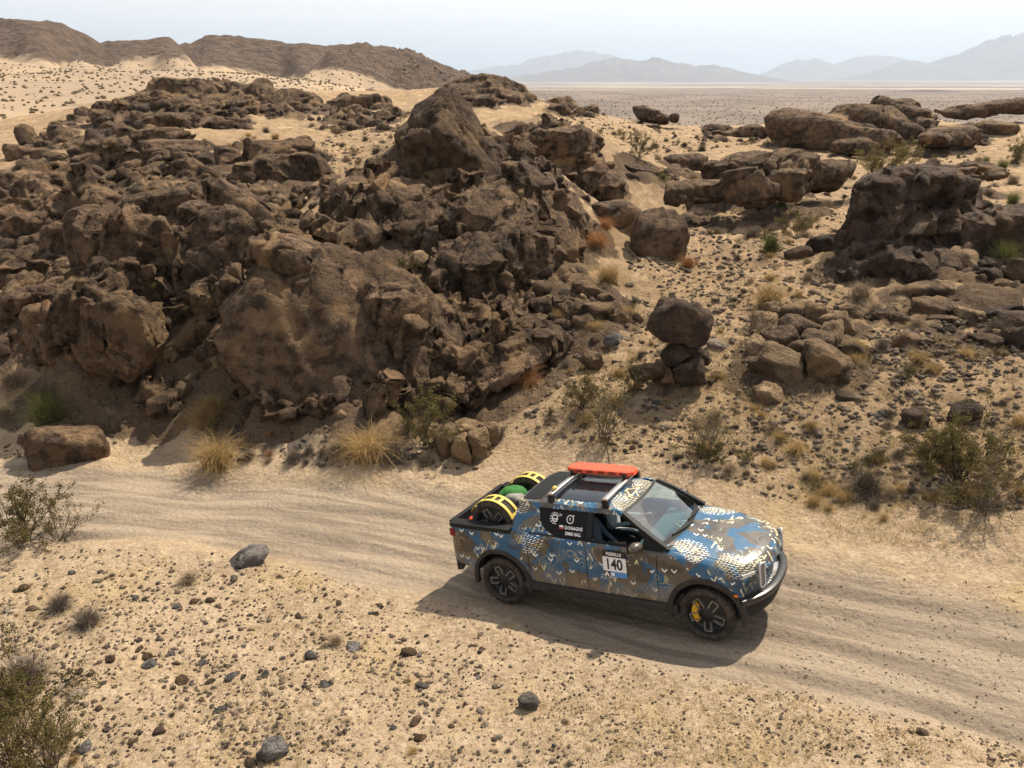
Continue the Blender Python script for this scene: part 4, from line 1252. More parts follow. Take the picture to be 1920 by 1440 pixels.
# ------------------------------------------------------------------ shrubs
def leaf_material(name, a, b, trans=0.3):
    t = NT(name)
    pos = t.n('ShaderNodeNewGeometry').outputs['Position']
    n = t.noise(pos, 7, 3, 0.6)
    rnd = t.n('ShaderNodeObjectInfo').outputs['Random']
    c = t.mix(t.ramp(n, 0.3, 0.7), a, b)
    h = t.n('ShaderNodeHueSaturation'); t.t.links.new(c, h.inputs['Color']); t.set(h.inputs['Value'], t.math('MULTIPLY_ADD', rnd, 0.5, 0.75))
    d = t.n('ShaderNodeBsdfDiffuse'); t.t.links.new(h.outputs[0], d.inputs[0])
    tr = t.n('ShaderNodeBsdfTranslucent'); t.t.links.new(h.outputs[0], tr.inputs[0])
    m = t.n('ShaderNodeMixShader'); m.inputs[0].default_value = trans
    t.t.links.new(d.outputs[0], m.inputs[1]); t.t.links.new(tr.outputs[0], m.inputs[2]); t.t.links.new(m.outputs[0], t.out.inputs['Surface'])
    return t.mat
M_leaf = leaf_material('creosote_leaf', (0.185, 0.148, 0.060), (0.095, 0.080, 0.033))
M_stem = leaf_material('grey_brown_stem', (0.13, 0.095, 0.065), (0.065, 0.046, 0.033), 0.0)
M_tan = leaf_material('dry_tan_twig', (0.34, 0.26, 0.165), (0.22, 0.16, 0.10), 0.15)
M_grey = leaf_material('dry_grey_twig', (0.19, 0.155, 0.12), (0.11, 0.085, 0.062), 0.1)
M_gold = leaf_material('golden_dry_grass', (0.38, 0.265, 0.115), (0.27, 0.18, 0.078), 0.35)
M_rust = leaf_material('rusty_dry_grass', (0.36, 0.185, 0.075), (0.24, 0.115, 0.05), 0.3)
M_olive = leaf_material('green_stem_shrub', (0.16, 0.16, 0.055), (0.10, 0.105, 0.035), 0.25)

def strands(rg, n, height, spread, width, up=0.5, seg=3, droop=0.25, base=0.06):
    """thin tapering ribbons rising from a base and arching outwards"""
    a = rg.uniform(0, 2 * np.pi, n); lean = np.abs(rg.normal(0, spread, n)).clip(0, 1.35)
    ln = height * rg.uniform(.55, 1.05, n)
    b = rg.normal(0, base, (n, 2))
    V = np.zeros((n, seg + 1, 2, 3))
    tw = rg.uniform(0, np.pi, n)
    for s in range(seg + 1):
        f = s / seg
        le = lean * (0.6 + 0.4 * f) + droop * f * f
        x = b[:, 0] + np.sin(le) * np.cos(a) * ln * f + rg.normal(0, .012, n) * (f > 0); y = b[:, 1] + np.sin(le) * np.sin(a) * ln * f + rg.normal(0, .012, n) * (f > 0); z = np.cos(le) * ln * f
        w = width * (1 - .75 * f)
        for k, sg in enumerate((-1, 1)):
            V[:, s, k] = np.stack([x + sg * w * np.cos(tw), y + sg * w * np.sin(tw), z], 1)
    V = V.reshape(-1, 3)
    q = []
    for s in range(seg):
        i = np.arange(n) * (seg + 1) * 2 + s * 2
        q.append(np.stack([i, i + 1, i + 3, i + 2], 1))
    return V, np.concatenate(q)

def creosote(rg, leafy=1.0, h=1.0):
    """branching stems (tubes of three sides) with sprays of small leaves towards the tips"""
    SV, SF, off = [], [], 0
    tips = []
    def branch(p, d, ln, r, depth):
        nonlocal off
        pts = [p]; dd = d
        n = 4
        for i in range(n):
            dd = dd + rg.normal(0, .16, 3) + np.array([0, 0, .05]); dd /= np.linalg.norm(dd)
            pts.append(pts[-1] + dd * ln / n)
        for i, q in enumerate(pts):
            rr = r * (1 - .7 * i / n)
            a = np.cross(dd, [0.3, 0.2, 1.0]); a /= np.linalg.norm(a) + 1e-9; b = np.cross(dd, a)
            for k in range(3):
                t_ = 2 * math.pi * k / 3; SV.append(q + rr * (math.cos(t_) * a + math.sin(t_) * b))
        for i in range(n):
            for k in range(3): SF.append((off + i * 3 + k, off + i * 3 + (k + 1) % 3, off + i * 3 + 3 + (k + 1) % 3, off + i * 3 + 3 + k))
        off += 3 * (n + 1)
        if depth == 0:
            tips.append((pts[2], pts[-1])); return
        for _ in range(3 if depth == 2 else 4):
            i = rg.integers(1, n + 1)
            e = dd + rg.normal(0, .45, 3); e /= np.linalg.norm(e)
            branch(pts[i], e, ln * rg.uniform(.4, .65), r * .55, depth - 1)
    for k in range(13):
        a = rg.uniform(0, 6.28); le = rg.uniform(.15, 1.15)
        branch(np.array([rg.normal(0, .05), rg.normal(0, .05), 0]), np.array([math.sin(le) * math.cos(a), math.sin(le) * math.sin(a), math.cos(le)]), h * rg.uniform(.42, .68), .010, 2)
    LV, LF = [], []
    n = int(42 * leafy)
    for a, b in tips:
        for _ in range(n):
            c = a + (b - a) * rg.uniform(.1, 1.1) + rg.normal(0, .022, 3)
            s = rg.uniform(.009, .017)
            u = rg.normal(size=3); u /= np.linalg.norm(u); v = np.cross(u, rg.normal(size=3)); v /= np.linalg.norm(v)
            i = len(LV); LV += [c - u * s, c + v * s * .55, c + u * s, c - v * s * .55]; LF.append((i, i + 1, i + 2, i + 3))
    return (np.array(SV), np.array(SF)), (np.array(LV), np.array(LF)) if LV else None

rgp = np.random.default_rng(99)
KIND = {}
def reg(kind, parts): KIND.setdefault(kind, []).append([(nm, mesh_from(nm, v, f), m) for nm, (v, f), m in parts])
for k in range(3):
    st, lf = creosote(rgp, 1.0)
    reg('creosote', [('stems', st, M_stem), ('foliage', lf, M_leaf)])
for k in range(2):
    st, lf = creosote(rgp, .22)
    reg('deadbrush', [('stems', st, M_grey), ('foliage', lf, M_leaf)])
    reg('tan', [('stems', strands(rgp, 130, .30, .75, .006), M_grey), ('foliage', strands(rgp, 620, .42, .85, .0035, droop=.35), M_tan)])
    reg('grey', [('stems', strands(rgp, 130, .30, .75, .006), M_stem), ('foliage', strands(rgp, 620, .42, .85, .0035, droop=.25), M_grey)])
    reg('gold', [('stems', strands(rgp, 60, .25, .5, .006), M_tan), ('foliage', strands(rgp, 620, .50, .55, .0035, droop=.6), M_gold)])
    reg('rust', [('stems', strands(rgp, 60, .25, .5, .006), M_tan), ('foliage', strands(rgp, 560, .48, .6, .0035, droop=.5), M_rust)])
    reg('green', [('stems', strands(rgp, 80, .35, .6, .006), M_stem), ('foliage', strands(rgp, 560, .50, .62, .004, droop=.15), M_olive)])
NATW = {'creosote': 1.25, 'deadbrush': 1.25, 'tan': .72, 'grey': .72, 'gold': .66, 'rust': .66, 'green': .66}
NAMES = {'creosote': 'creosote_bush', 'deadbrush': 'dead_bush', 'tan': 'dry_shrub', 'grey': 'grey_shrub', 'gold': 'golden_grass_clump', 'rust': 'rusty_grass_clump', 'green': 'green_shrub'}
for k in KIND:
    for var in KIND[k]:
        for nm, me, m in var: me.materials.append(m)
def shrub(kind, p, width, label, group=None, hscale=1.0, parts=True):
    s = width / NATW[kind]
    var = KIND[kind][rgp.integers(len(KIND[kind]))]
    root = empty(NAMES[kind], (p[0], p[1], p[2] - .02), label, 'shrub' if 'grass' not in NAMES[kind] else 'grass clump', group)
    root.rotation_euler = (0, 0, rgp.uniform(0, 6.28)); root.scale = (s, s, s * hscale)
    for nm, me, m in var: link(nm, me, root)
    return root
def shrub_px(kind, u, v, wpx, label, group=None, hscale=1.0):
    h = hit([u], [v])[0]
    if np.isnan(h[0]): return
    z = ground_z([h[0]], [h[1]])[0]
    shrub(kind, (h[0], h[1], z), wpx * np.linalg.norm(h - C0) / FPX, label, group, hscale)
for a in (
    ('creosote', 50, 1015, 150, 'spreading olive bush at the left edge beside the track'),
    ('creosote', 20, 1425, 200, 'large green bush in the bottom corner at the left'),
    ('creosote', 95, 1440, 170, 'smaller bush at the right side of the large green corner one'),
    ('creosote', 15, 1345, 170, 'olive bush on the left edge above the large green corner one'),
    ('deadbrush', 110, 1010, 120, 'leggy half dead bush right of the spreading olive one by the track'),
    ('grey', 45, 1285, 110, 'greyish bush just above the large green one at the lower left'),
    ('grey', 112, 1140, 62, 'dark round shrub on the near bank, the left one of two'),
    ('grey', 165, 1170, 72, 'dark round shrub on the near bank, the right one of two'),
    ('tan', 352, 1092, 50, 'small tan shrub on the bank left of the half buried grey boulder'),
    ('tan', 628, 1205, 44, 'small tan shrub on the sand left of the truck shadow'),
    ('gold', 408, 880, 105, 'golden grass clump at the far edge of the track, left of centre'),
    ('gold', 382, 800, 80, 'yellow green grass clump at the foot of the great slab'),
    ('gold', 400, 770, 60, 'tall yellow grass clump tight against the great slab'),
    ('creosote', 800, 835, 150, 'green bush with arching stems at the foot of the tall outcrop'),
    ('gold', 690, 860, 110, 'straw coloured clump below the leaning ochre slab'),
    ('grey', 740, 865, 90, 'dark low shrub right of the straw clump below the outcrop'),
    ('tan', 640, 850, 80, 'pale dry shrub under the great slab'),
    ('deadbrush', 1140, 830, 190, 'tangled dead bush on the slope behind the truck roof'),
    ('creosote', 1090, 770, 110, 'dark green bush above the tangled dead one'),
    ('creosote', 1190, 740, 80, 'green bush below the standing rock'),
    ('deadbrush', 1320, 850, 150, 'dark leafless bush on the slope behind the windshield'),
    ('creosote', 1330, 870, 80, 'low dark bush right behind the truck hood'),
    ('creosote', 1800, 905, 180, 'largest dark green bush above the track at the right'),
    ('deadbrush', 1850, 960, 170, 'dead twiggy bush at the foot of the largest green one'),
    ('creosote', 1730, 880, 120, 'green bush beside the largest one on its left'),
    ('grey', 1622, 925, 95, 'dark twiggy round shrub above the track in front of the truck'),
    ('tan', 1340, 790, 60, 'tan shrub on the slope above the truck hood'),
    ('rust', 985, 720, 70, 'rust coloured grass clump among the low boulders'),
    ('rust', 1120, 465, 64, 'rust coloured clump beside the egg shaped boulder'),
    ('rust', 1135, 430, 44, 'small rust clump above the other one by the egg shaped boulder'),
    ('rust', 1290, 500, 44, 'rust clump at the right foot of the egg shaped boulder'),
    ('gold', 1140, 530, 70, 'brownish clump above the tumble of rounded boulders'),
    ('creosote', 770, 520, 60, 'yellow green bush in the hollow of the tall outcrop'),
    ('gold', 640, 445, 44, 'dry clump in a cleft high on the tall outcrop'),
    ('creosote', 280, 560, 80, 'bush in the shade of the gully'),
    ('gold', 350, 560, 46, 'bright yellow clump in the gully'),
    ('creosote', 405, 590, 80, 'olive bush at the head of the gully'),
    ('green', 95, 800, 90, 'grey green shrub behind the wedge shaped boulder'),
    ('grey', 95, 745, 70, 'grey shrub upslope of the wedge shaped boulder'),
    ('tan', 205, 790, 50, 'small dry shrub right of the wedge shaped boulder'),
    ('tan', 10, 790, 60, 'pale shrub at the left edge above the track'),
    ('tan', 25, 720, 60, 'pale shrub on the sand at the left edge'),
    ('tan', 1612, 560, 70, 'pale rounded shrub below the near black rock'),
    ('tan', 1640, 585, 60, 'second pale shrub below the near black rock'),
    ('tan', 1690, 555, 46, 'small pale shrub left of the broken slabs'),
    ('gold', 1440, 575, 80, 'olive brown clump behind the cone shaped pile'),
    ('grey', 1410, 445, 52, 'grey round shrub on the dark gravel'),
    ('tan', 1345, 440, 30, 'small pale shrub left of the grey one on the gravel'),
    ('creosote', 1498, 445, 80, 'green bush standing on the dark gravel'),
    ('green', 1445, 475, 54, 'yellow green shrub below the bush on the gravel'),
    ('creosote', 1640, 345, 100, 'wide bush left of the near black rock'),
    ('creosote', 1690, 312, 60, 'thin bush on the pale sand behind the near black rock'),
    ('grey', 1400, 392, 44, 'grey shrub in front of the row of rounded boulders'),
    ('tan', 1550, 350, 36, 'pale shrub at the end of the row of rounded boulders'),
    ('creosote', 1905, 310, 60, 'bush on the sand at the right edge'),
    ('creosote', 1200, 300, 60, 'olive bush on the flat right of the layered outcrop'),
    ('tan', 1300, 340, 30, 'pale shrub beside the smooth dark hump'),
    ('green', 1880, 500, 60, 'pale green shrub beside the broken slabs at the right edge'),
    ('grey', 1870, 620, 60, 'grey shrub among the broken slabs'),
    ('tan', 1100, 270, 26, 'small dry shrub on the layered outcrop')):
    shrub_px(*a)
# smaller shrubs that cannot be told apart
def scatter_shrubs(poly, n, wmin, wmax, kinds, label, group, seed, dmax=130):
    rg = np.random.default_rng(seed)
    q = in_poly_sample(poly, n, rg); H = hit(q[:, 0], q[:, 1], dmax=dmax); H = H[~np.isnan(H[:, 0])]
    z = ground_z(H[:, 0], H[:, 1]); rm = road_mask(H[:, 0], H[:, 1])[0]
    for i in range(len(H)):
        if rm[i] > .2: continue
        k = kinds[rg.integers(len(kinds))]
        wd = rg.uniform(wmin, wmax); uv = project((H[i, 0], H[i, 1], z[i]))
        word = {'creosote': 'leafy green bush', 'tan': 'pale tan shrub', 'grey': 'grey twiggy shrub', 'gold': 'golden grass clump', 'rust': 'rusty grass clump', 'green': 'yellow green shrub'}[k]
        sz = 'tiny' if wd < wmin + .33 * (wmax - wmin) else 'small' if wd < wmin + .66 * (wmax - wmin) else 'big'
        shrub(k, (H[i, 0], H[i, 1], z[i]), wd * (np.linalg.norm(H[i] - C0) / 40) ** .35, '%s %s %s, %s' % (sz, word, label, where(*uv)), group)
scatter_shrubs([(1180,310),(1240,240),(1500,285),(1920,255),(1920,400),(1600,400),(1300,400)], 75, .35, 1.1, ['tan', 'tan', 'creosote', 'grey', 'green'], 'on the sandy flat', 'shrubs on the sandy flat', 4)
scatter_shrubs(SLOPE, 150, .25, .75, ['tan', 'gold', 'gold', 'creosote', 'grey'], 'on the slope', 'shrubs on the slope above the track', 5)
scatter_shrubs([(0,640),(0,300),(200,220),(640,210),(760,240),(640,330),(400,300),(300,400),(180,430),(90,600)], 105, .35, .9, ['tan', 'gold', 'creosote', 'grey'], 'on the left hillside', 'shrubs on the left hillside', 6)
scatter_shrubs([(480,780),(500,640),(760,480),(950,560),(980,760),(760,860)], 26, .2, .45, ['gold', 'tan', 'rust'], 'on the rock', 'clumps on the tall outcrop', 8)
scatter_shrubs([(430,800),(560,820),(800,800),(960,800),(940,870),(430,880)], 26, .3, .75, ['gold', 'tan', 'grey', 'creosote', 'rust'], 'at the rock foot', 'shrubs at the rock foot', 10)
scatter_shrubs([(1400,860),(1920,850),(1920,1000),(1560,990)], 30, .2, .6, ['gold', 'tan', 'grey', 'gold'], 'above the track', 'tufts above the track', 11)
scatter_shrubs(BANK, 16, .14, .30, ['tan', 'gold', 'grey'], 'on the near bank', 'tufts on the near bank', 9)

scatter_shrubs([(600,330),(600,215),(780,205),(800,240),(720,330)], 34, .25, .75, ['tan', 'grey', 'creosote', 'tan'], 'on the saddle', 'shrubs on the sandy saddle', 13)
scatter_shrubs([(990,215),(1130,205),(1330,245),(1420,270),(1250,300),(1130,260)], 44, .3, .8, ['tan', 'grey', 'creosote', 'tan'], 'behind the outcrops', 'shrubs behind the outcrops', 14)

# ------------------------------------------------------------------ straw and far scrub (too many to count)
def straw(polys, seed):
    rg = np.random.default_rng(seed); VV, FF, off = [], [], 0
    for poly, n, hmin, hmax in polys:
        q = in_poly_sample(poly, n * 2, rg)
        H = hit(q[:, 0], q[:, 1], dmax=70); H = H[~np.isnan(H[:, 0])]
        nz = fbm(np.stack([H[:, 0] / 1.6, H[:, 1] / 1.6, H[:, 0] * 0], 1), 3, seed)
        rm = road_mask(H[:, 0], H[:, 1])[0]
        H = H[(np.argsort(np.argsort(-(nz + rg.normal(0, .25, len(nz))))) < n) & (rm < .3)]
        z = ground_z(H[:, 0], H[:, 1])
        for i in range(len(H)):
            m = 9
            h = rg.uniform(hmin, hmax)
            a = rg.uniform(0, 6.28, m); le = rg.uniform(.3, 1.35, m); b = rg.normal(0, h * .5, (m, 2))
            p0 = np.stack([H[i, 0] + b[:, 0], H[i, 1] + b[:, 1], np.full(m, z[i] - .005)], 1)
            d = np.stack([np.sin(le) * np.cos(a), np.sin(le) * np.sin(a), np.cos(le)], 1) * (h * rg.uniform(.5, 1.2, m))[:, None]
            w = np.stack([-np.sin(a), np.cos(a), a * 0], 1) * .0045
            VV.append(np.stack([p0 - w, p0 + w, p0 + d], 1).reshape(-1, 3)); FF.append(np.arange(m * 3).reshape(m, 3) + off); off += m * 3
    return np.concatenate(VV), np.concatenate(FF)
sv, sf = straw([(FG, 3000, .03, .08), (SLOPE, 5200, .05, .15), ([(0,560),(60,560),(480,800),(480,880),(0,870)], 500, .04, .12), ([(1480,900),(1920,880),(1920,1060),(1560,1010)], 700, .04, .12)], 12)
o = link('dry_grass', mesh_from('dry_grass', sv, sf, smooth=False), None, leaf_material('short_straw', (0.52, 0.40, 0.21), (0.40, 0.30, 0.15), 0.3))
tag(o, 'short straw coloured dry grass in thin patches on the sand', kind='stuff')
def scrub(seed):
    rg = np.random.default_rng(seed); d, F = ICO[1]; VV, FF, off = [], [], 0
    pts = []
    a = rg.uniform(-36, 4, 2600); r = 120 + 260 * rg.random(2600) ** .8
    pts.append((np.radians(a), r, rg.uniform(.15, .55, 2600)))
    a = rg.uniform(-8, 36, 9000); r = 190 * np.exp(rg.random(9000) * 2.3)
    pts.append((np.radians(a), r, rg.uniform(.3, .8, 9000)))
    for az, r, s in pts:
        x, y = r * np.sin(az), r * np.cos(az)
        z = ground_z(x, y)
        for i in range(len(x)):
            v = d * (1 + rg.normal(0, .2, (len(d), 1))) * np.array([1, 1, .7]) * s[i] + np.array([x[i], y[i], z[i] + s[i] * .35])
            VV.append(v); FF.append(F + off); off += len(d)
    return np.concatenate(VV), np.concatenate(FF)
cv, cf = scrub(5)
o = link('scrub_vegetation', mesh_from('scrub_vegetation', cv, cf, smooth=False), None, leaf_material('far_scrub', (0.20, 0.15, 0.09), (0.13, 0.10, 0.06), 0.0))
tag(o, 'far creosote scrub dotting the sandy slope and the plain', kind='stuff')
# ------------------------------------------------------------------ pickup truck (built in its own frame: x forward, y left, z up)
def wrap_material():
    t = NT('printed_vehicle_wrap')
    co = t.n('ShaderNodeTexCoord').outputs['Object']
    sx = t.n('ShaderNodeSeparateXYZ'); t.t.links.new(co, sx.inputs[0])
    ay = t.math('ABSOLUTE', sx.outputs[1])
    side = t.math('MULTIPLY', t.math('SIGN', sx.outputs[1]), 7.0)
    cb = t.n('ShaderNodeCombineXYZ')
    t.set(cb.inputs[0], t.math('SUBTRACT', sx.outputs[0], t.math('MULTIPLY', ay, 0.35)))
    t.set(cb.inputs[1], t.math('SUBTRACT', sx.outputs[2], t.math('MULTIPLY', ay, 0.85)))
    P = cb.outputs[0]
    n1 = t.noise(P, 2.4, 1.5, 0.5, 0.9)
    mp = t.n('ShaderNodeMapping'); t.t.links.new(P, mp.inputs[0]); mp.inputs['Location'].default_value = (2.7, 8.4, 0.3)
    P2 = mp.outputs[0]
    n2 = t.noise(P2, 2.7, 1.5, 0.5, 0.9)
    c = t.mix(t.ramp(n2, 0.495, 0.505), (0.082, 0.066, 0.047), (0.047, 0.036, 0.024))
    blue = t.ramp(n1, 0.495, 0.502)
    c = t.mix(blue, c, (0.003, 0.078, 0.165))
    c = t.mix(t.math('MULTIPLY', blue, t.ramp(n2, 0.60, 0.605)), c, (0.006, 0.038, 0.085))
    # contour lines
    n3 = t.noise(P2, 2.4, 1.0, 0.4, 0.3)
    fr = t.math('FRACT', t.math('MULTIPLY', n3, 22))
    line = t.math('LESS_THAN', fr, 0.20)
    zone = t.noise(P, 2.1, 0.5, 0.5)
    c = t.mix(t.math('MULTIPLY', line, t.ramp(zone, 0.57, 0.59)), c, (0.27, 0.24, 0.15))
    # fans of dashes
    vo = t.n('ShaderNodeTexVoronoi', feature='F1'); t.t.links.new(P, vo.inputs['Vector']); vo.inputs['Scale'].default_value = 1.55
    sub = t.n('ShaderNodeVectorMath', operation='SUBTRACT'); t.t.links.new(P, sub.inputs[0]); t.t.links.new(vo.outputs['Position'], sub.inputs[1])
    off = t.n('ShaderNodeVectorMath', operation='ADD'); t.t.links.new(sub.outputs[0], off.inputs[0]); off.inputs[1].default_value = (0.62, 0.30, 0)
    so = t.n('ShaderNodeSeparateXYZ'); t.t.links.new(off.outputs[0], so.inputs[0])
    ang = t.math('ARCTAN2', so.outputs[1], so.outputs[0])
    rad = t.n('ShaderNodeVectorMath', operation='LENGTH'); t.t.links.new(off.outputs[0], rad.inputs[0])
    bc = t.n('ShaderNodeCombineXYZ')
    t.set(bc.inputs[0], t.math('MULTIPLY', rad.outputs['Value'], 10.0)); t.set(bc.inputs[1], t.math('MULTIPLY', ang, 11.0))
    br = t.n('ShaderNodeTexBrick'); t.t.links.new(bc.outputs[0], br.inputs['Vector'])
    br.inputs['Scale'].default_value = 1.0; br.inputs['Brick Width'].default_value = 1.0; br.inputs['Row Height'].default_value = 0.55
    br.inputs['Mortar Size'].default_value = 0.165; br.inputs['Mortar Smooth'].default_value = 0.0; br.offset = 0.5
    dash = t.math('SUBTRACT', 1.0, br.outputs['Fac'])
    sc = t.n('ShaderNodeSeparateColor'); t.t.links.new(vo.outputs['Color'], sc.inputs[0])
    dm = t.math('MULTIPLY', t.math('GREATER_THAN', sc.outputs[0], 0.30), t.ramp(t.math('ADD', vo.outputs['Distance'], t.math('MULTIPLY', n1, 0.5)), 0.68, 0.62))
    dash = t.math('MULTIPLY', dash, dm)
    c = t.mix(dash, c, t.mix(t.ramp(n2, 0.47, 0.49), (0.80, 0.85, 0.87), (0.62, 0.57, 0.39)))
    # zigzag strokes
    sp = t.n('ShaderNodeSeparateXYZ'); t.t.links.new(P2, sp.inputs[0])
    zz = t.math('ADD', t.math('MULTIPLY', sp.outputs[1], 4.6), t.math('MULTIPLY', t.math('PINGPONG', t.math('MULTIPLY', sp.outputs[0], 6.5), 0.5), 1.6))
    zl = t.math('LESS_THAN', t.math('FRACT', zz), 0.28)
    zm = t.math('MULTIPLY', t.ramp(t.noise(P2, 2.9, 1, 0.5), 0.56, 0.57), t.ramp(t.noise(P, 9, 1, 0.5), 0.42, 0.44))
    c = t.mix(t.math('MULTIPLY', zl, zm), c, (0.56, 0.51, 0.33))
    # lone ticks
    vt = t.n('ShaderNodeTexVoronoi', feature='F1'); t.t.links.new(P, vt.inputs['Vector']); vt.inputs['Scale'].default_value = 3.6
    s2 = t.n('ShaderNodeVectorMath', operation='SUBTRACT'); t.t.links.new(P, s2.inputs[0]); t.t.links.new(vt.outputs['Position'], s2.inputs[1])
    s3 = t.n('ShaderNodeSeparateXYZ'); t.t.links.new(s2.outputs[0], s3.inputs[0])
    tick = t.math('LESS_THAN', t.math('ABSOLUTE', t.math('SUBTRACT', t.math('ABSOLUTE', s3.outputs[0]), t.math('ADD', s3.outputs[1], 0.014))), 0.015)
    tick = t.math('MULTIPLY', tick, t.math('LESS_THAN', t.math('ABSOLUTE', s3.outputs[0]), 0.042))
    stc = t.n('ShaderNodeSeparateColor'); t.t.links.new(vt.outputs['Color'], stc.inputs[0])
    tick = t.math('MULTIPLY', tick, t.math('GREATER_THAN', stc.outputs[1], 0.45))
    tick = t.math('MULTIPLY', tick, t.math('SUBTRACT', 1.0, dm))
    c = t.mix(tick, c, (0.72, 0.74, 0.68))
    # road dust low on the panels
    dn = t.noise(co, 6, 4, 0.7)
    low = t.ramp(t.math('SUBTRACT', sx.outputs[2], t.math('MULTIPLY', dn, 0.35)), 0.75, 0.30)
    dust = t.math('ADD', t.math('MULTIPLY', low, 0.62), t.math('MULTIPLY', t.ramp(dn, 0.42, 0.75), 0.20))
    c = t.mix(dust, c, (0.30, 0.225, 0.15))
    t.principled(c, t.math('MULTIPLY_ADD', dust, 0.3, 0.44), None, 0, 0.45, Coat_Weight=0.35, Coat_Roughness=0.28)
    return t.mat

def glass_material(name, tint, dusty=False):
    t = NT(name)
    tr = t.n('ShaderNodeBsdfTransparent'); tr.inputs[0].default_value = (*tint, 1)
    gl = t.n('ShaderNodeBsdfGlossy'); gl.inputs['Roughness'].default_value = 0.02
    fr = t.n('ShaderNodeFresnel'); fr.inputs['IOR'].default_value = 1.5
    mx = t.n('ShaderNodeMixShader')
    t.t.links.new(t.math('MULTIPLY_ADD', fr.outputs[0], 1.8, 0.08, clamp=True), mx.inputs[0]); t.t.links.new(tr.outputs[0], mx.inputs[1]); t.t.links.new(gl.outputs[0], mx.inputs[2])
    last = mx.outputs[0]
    if dusty:
        df = t.n('ShaderNodeBsdfDiffuse'); df.inputs[0].default_value = (0.36, 0.345, 0.31, 1)
        co = t.n('ShaderNodeTexCoord').outputs['Object']
        d = t.math('MULTIPLY', t.attr('dust'), t.math('MULTIPLY_ADD', t.noise(co, 9, 4, 0.7), 0.4, 0.12))
        m2 = t.n('ShaderNodeMixShader'); t.t.links.new(d, m2.inputs[0]); t.t.links.new(last, m2.inputs[1]); t.t.links.new(df.outputs[0], m2.inputs[2])
        last = m2.outputs[0]
    t.t.links.new(last, t.out.inputs['Surface'])
    return t.mat

M_wrap = wrap_material()
M_black = plain('black_trim_plastic', (0.014, 0.014, 0.014), 0.6, spec=0.22, vary=0.3)
M_bump = plain('satin_black_bumper', (0.016, 0.016, 0.016), 0.35, spec=0.5, vary=0.4)
M_dusty = plain('dusty_black_plastic', (0.045, 0.038, 0.031), 0.75, spec=0.25, vary=0.6, scale=8)
M_dash = plain('grey_green_dashboard', (0.11, 0.135, 0.13), 0.5, vary=0.3, scale=10)
M_liner = plain('cabin_trim_dark', (0.03, 0.032, 0.036), 0.8, spec=0.2)
M_seat = plain('grey_seat_leather', (0.035, 0.036, 0.038), 0.7, vary=0.25, scale=14)
M_pglass = plain('privacy_glass', (0.010, 0.008, 0.007), 0.12, spec=0.12, vary=0.1)
M_rglass = plain('roof_glass', (0.012, 0.014, 0.017), 0.10, spec=0.7, vary=0.4, scale=5)
M_glass = glass_material('windshield_glass', (0.46, 0.78, 0.82), True)
M_alloy = plain('brushed_aluminium', (0.62, 0.61, 0.59), 0.32, 1.0, vary=0.25)
M_lens = plain('pale_lamp_lens', (0.62, 0.60, 0.56), 0.22, 0.2, vary=0.2)
M_lampin = plain('lamp_reflector_grey', (0.22, 0.22, 0.23), 0.3, 0.4)
M_red = plain('red_lamp_lens', (0.22, 0.012, 0.010), 0.2)
M_amber = plain('amber_lens', (0.75, 0.16, 0.01), 0.2)
def tyre_material():
    t = NT('dusty_tyre_rubber')
    co = t.n('ShaderNodeTexCoord').outputs['Object']
    n = t.noise(co, 9, 5, 0.7)
    c = t.mix(t.ramp(n, 0.35, 0.7), (0.030, 0.026, 0.023), (0.085, 0.066, 0.050))
    t.principled(c, 0.9, t.bump(n, 0.4, 0.01), 0, 0.15)
    return t.mat
M_tyre = tyre_material()
M_rimd = plain('dark_wheel_alloy', (0.030, 0.029, 0.028), 0.5, 0.3, vary=0.5, scale=20)
M_rims = plain('machined_wheel_edge', (0.33, 0.30, 0.26), 0.4, 0.6, vary=0.3)
M_cal = plain('yellow_brake_caliper', (0.72, 0.38, 0.01), 0.4)
M_yellow = plain('yellow_strap_rubber', (0.60, 0.46, 0.10), 0.6, vary=0.3, scale=18)
M_orange = plain('orange_recovery_plastic', (0.72, 0.085, 0.025), 0.5, vary=0.25, scale=12)
M_green = plain('green_canvas', (0.025, 0.15, 0.02), 0.8, vary=0.4, scale=14, bump=0.4)
M_greycl = plain('grey_canvas', (0.26, 0.24, 0.21), 0.85, vary=0.4, scale=12, bump=0.4)
M_white = plain('white_print', (0.78, 0.76, 0.74), 0.5, vary=0.15)
M_ink = plain('black_print', (0.02, 0.014, 0.016), 0.5, vary=0.1)
M_sky = plain('blue_print', (0.09, 0.26, 0.55), 0.5, vary=0.2)
M_rednp = plain('red_print', (0.42, 0.03, 0.03), 0.5, vary=0.1)
M_skin = plain('skin', (0.42, 0.23, 0.15), 0.55, vary=0.2)
M_hair = plain('brown_hair', (0.06, 0.03, 0.018), 0.6, vary=0.4)
M_shirt_g = plain('grey_blue_shirt', (0.14, 0.17, 0.21), 0.85, vary=0.3, scale=12)
M_shirt_w = plain('pale_shirt', (0.42, 0.44, 0.44), 0.85, vary=0.3, scale=12)

def smooth_mesh(me, ang=35):
    me.polygons.foreach_set('use_smooth', np.ones(len(me.polygons), dtype=bool))
    try: me.set_sharp_from_angle(angle=math.radians(ang))
    except Exception: pass
    me.update()
    return me

def bm_mesh(bm, name, ang=35):
    bmesh.ops.recalc_face_normals(bm, faces=bm.faces)
    me = bpy.data.meshes.new(name); bm.to_mesh(me); bm.free()
    return smooth_mesh(me, ang)

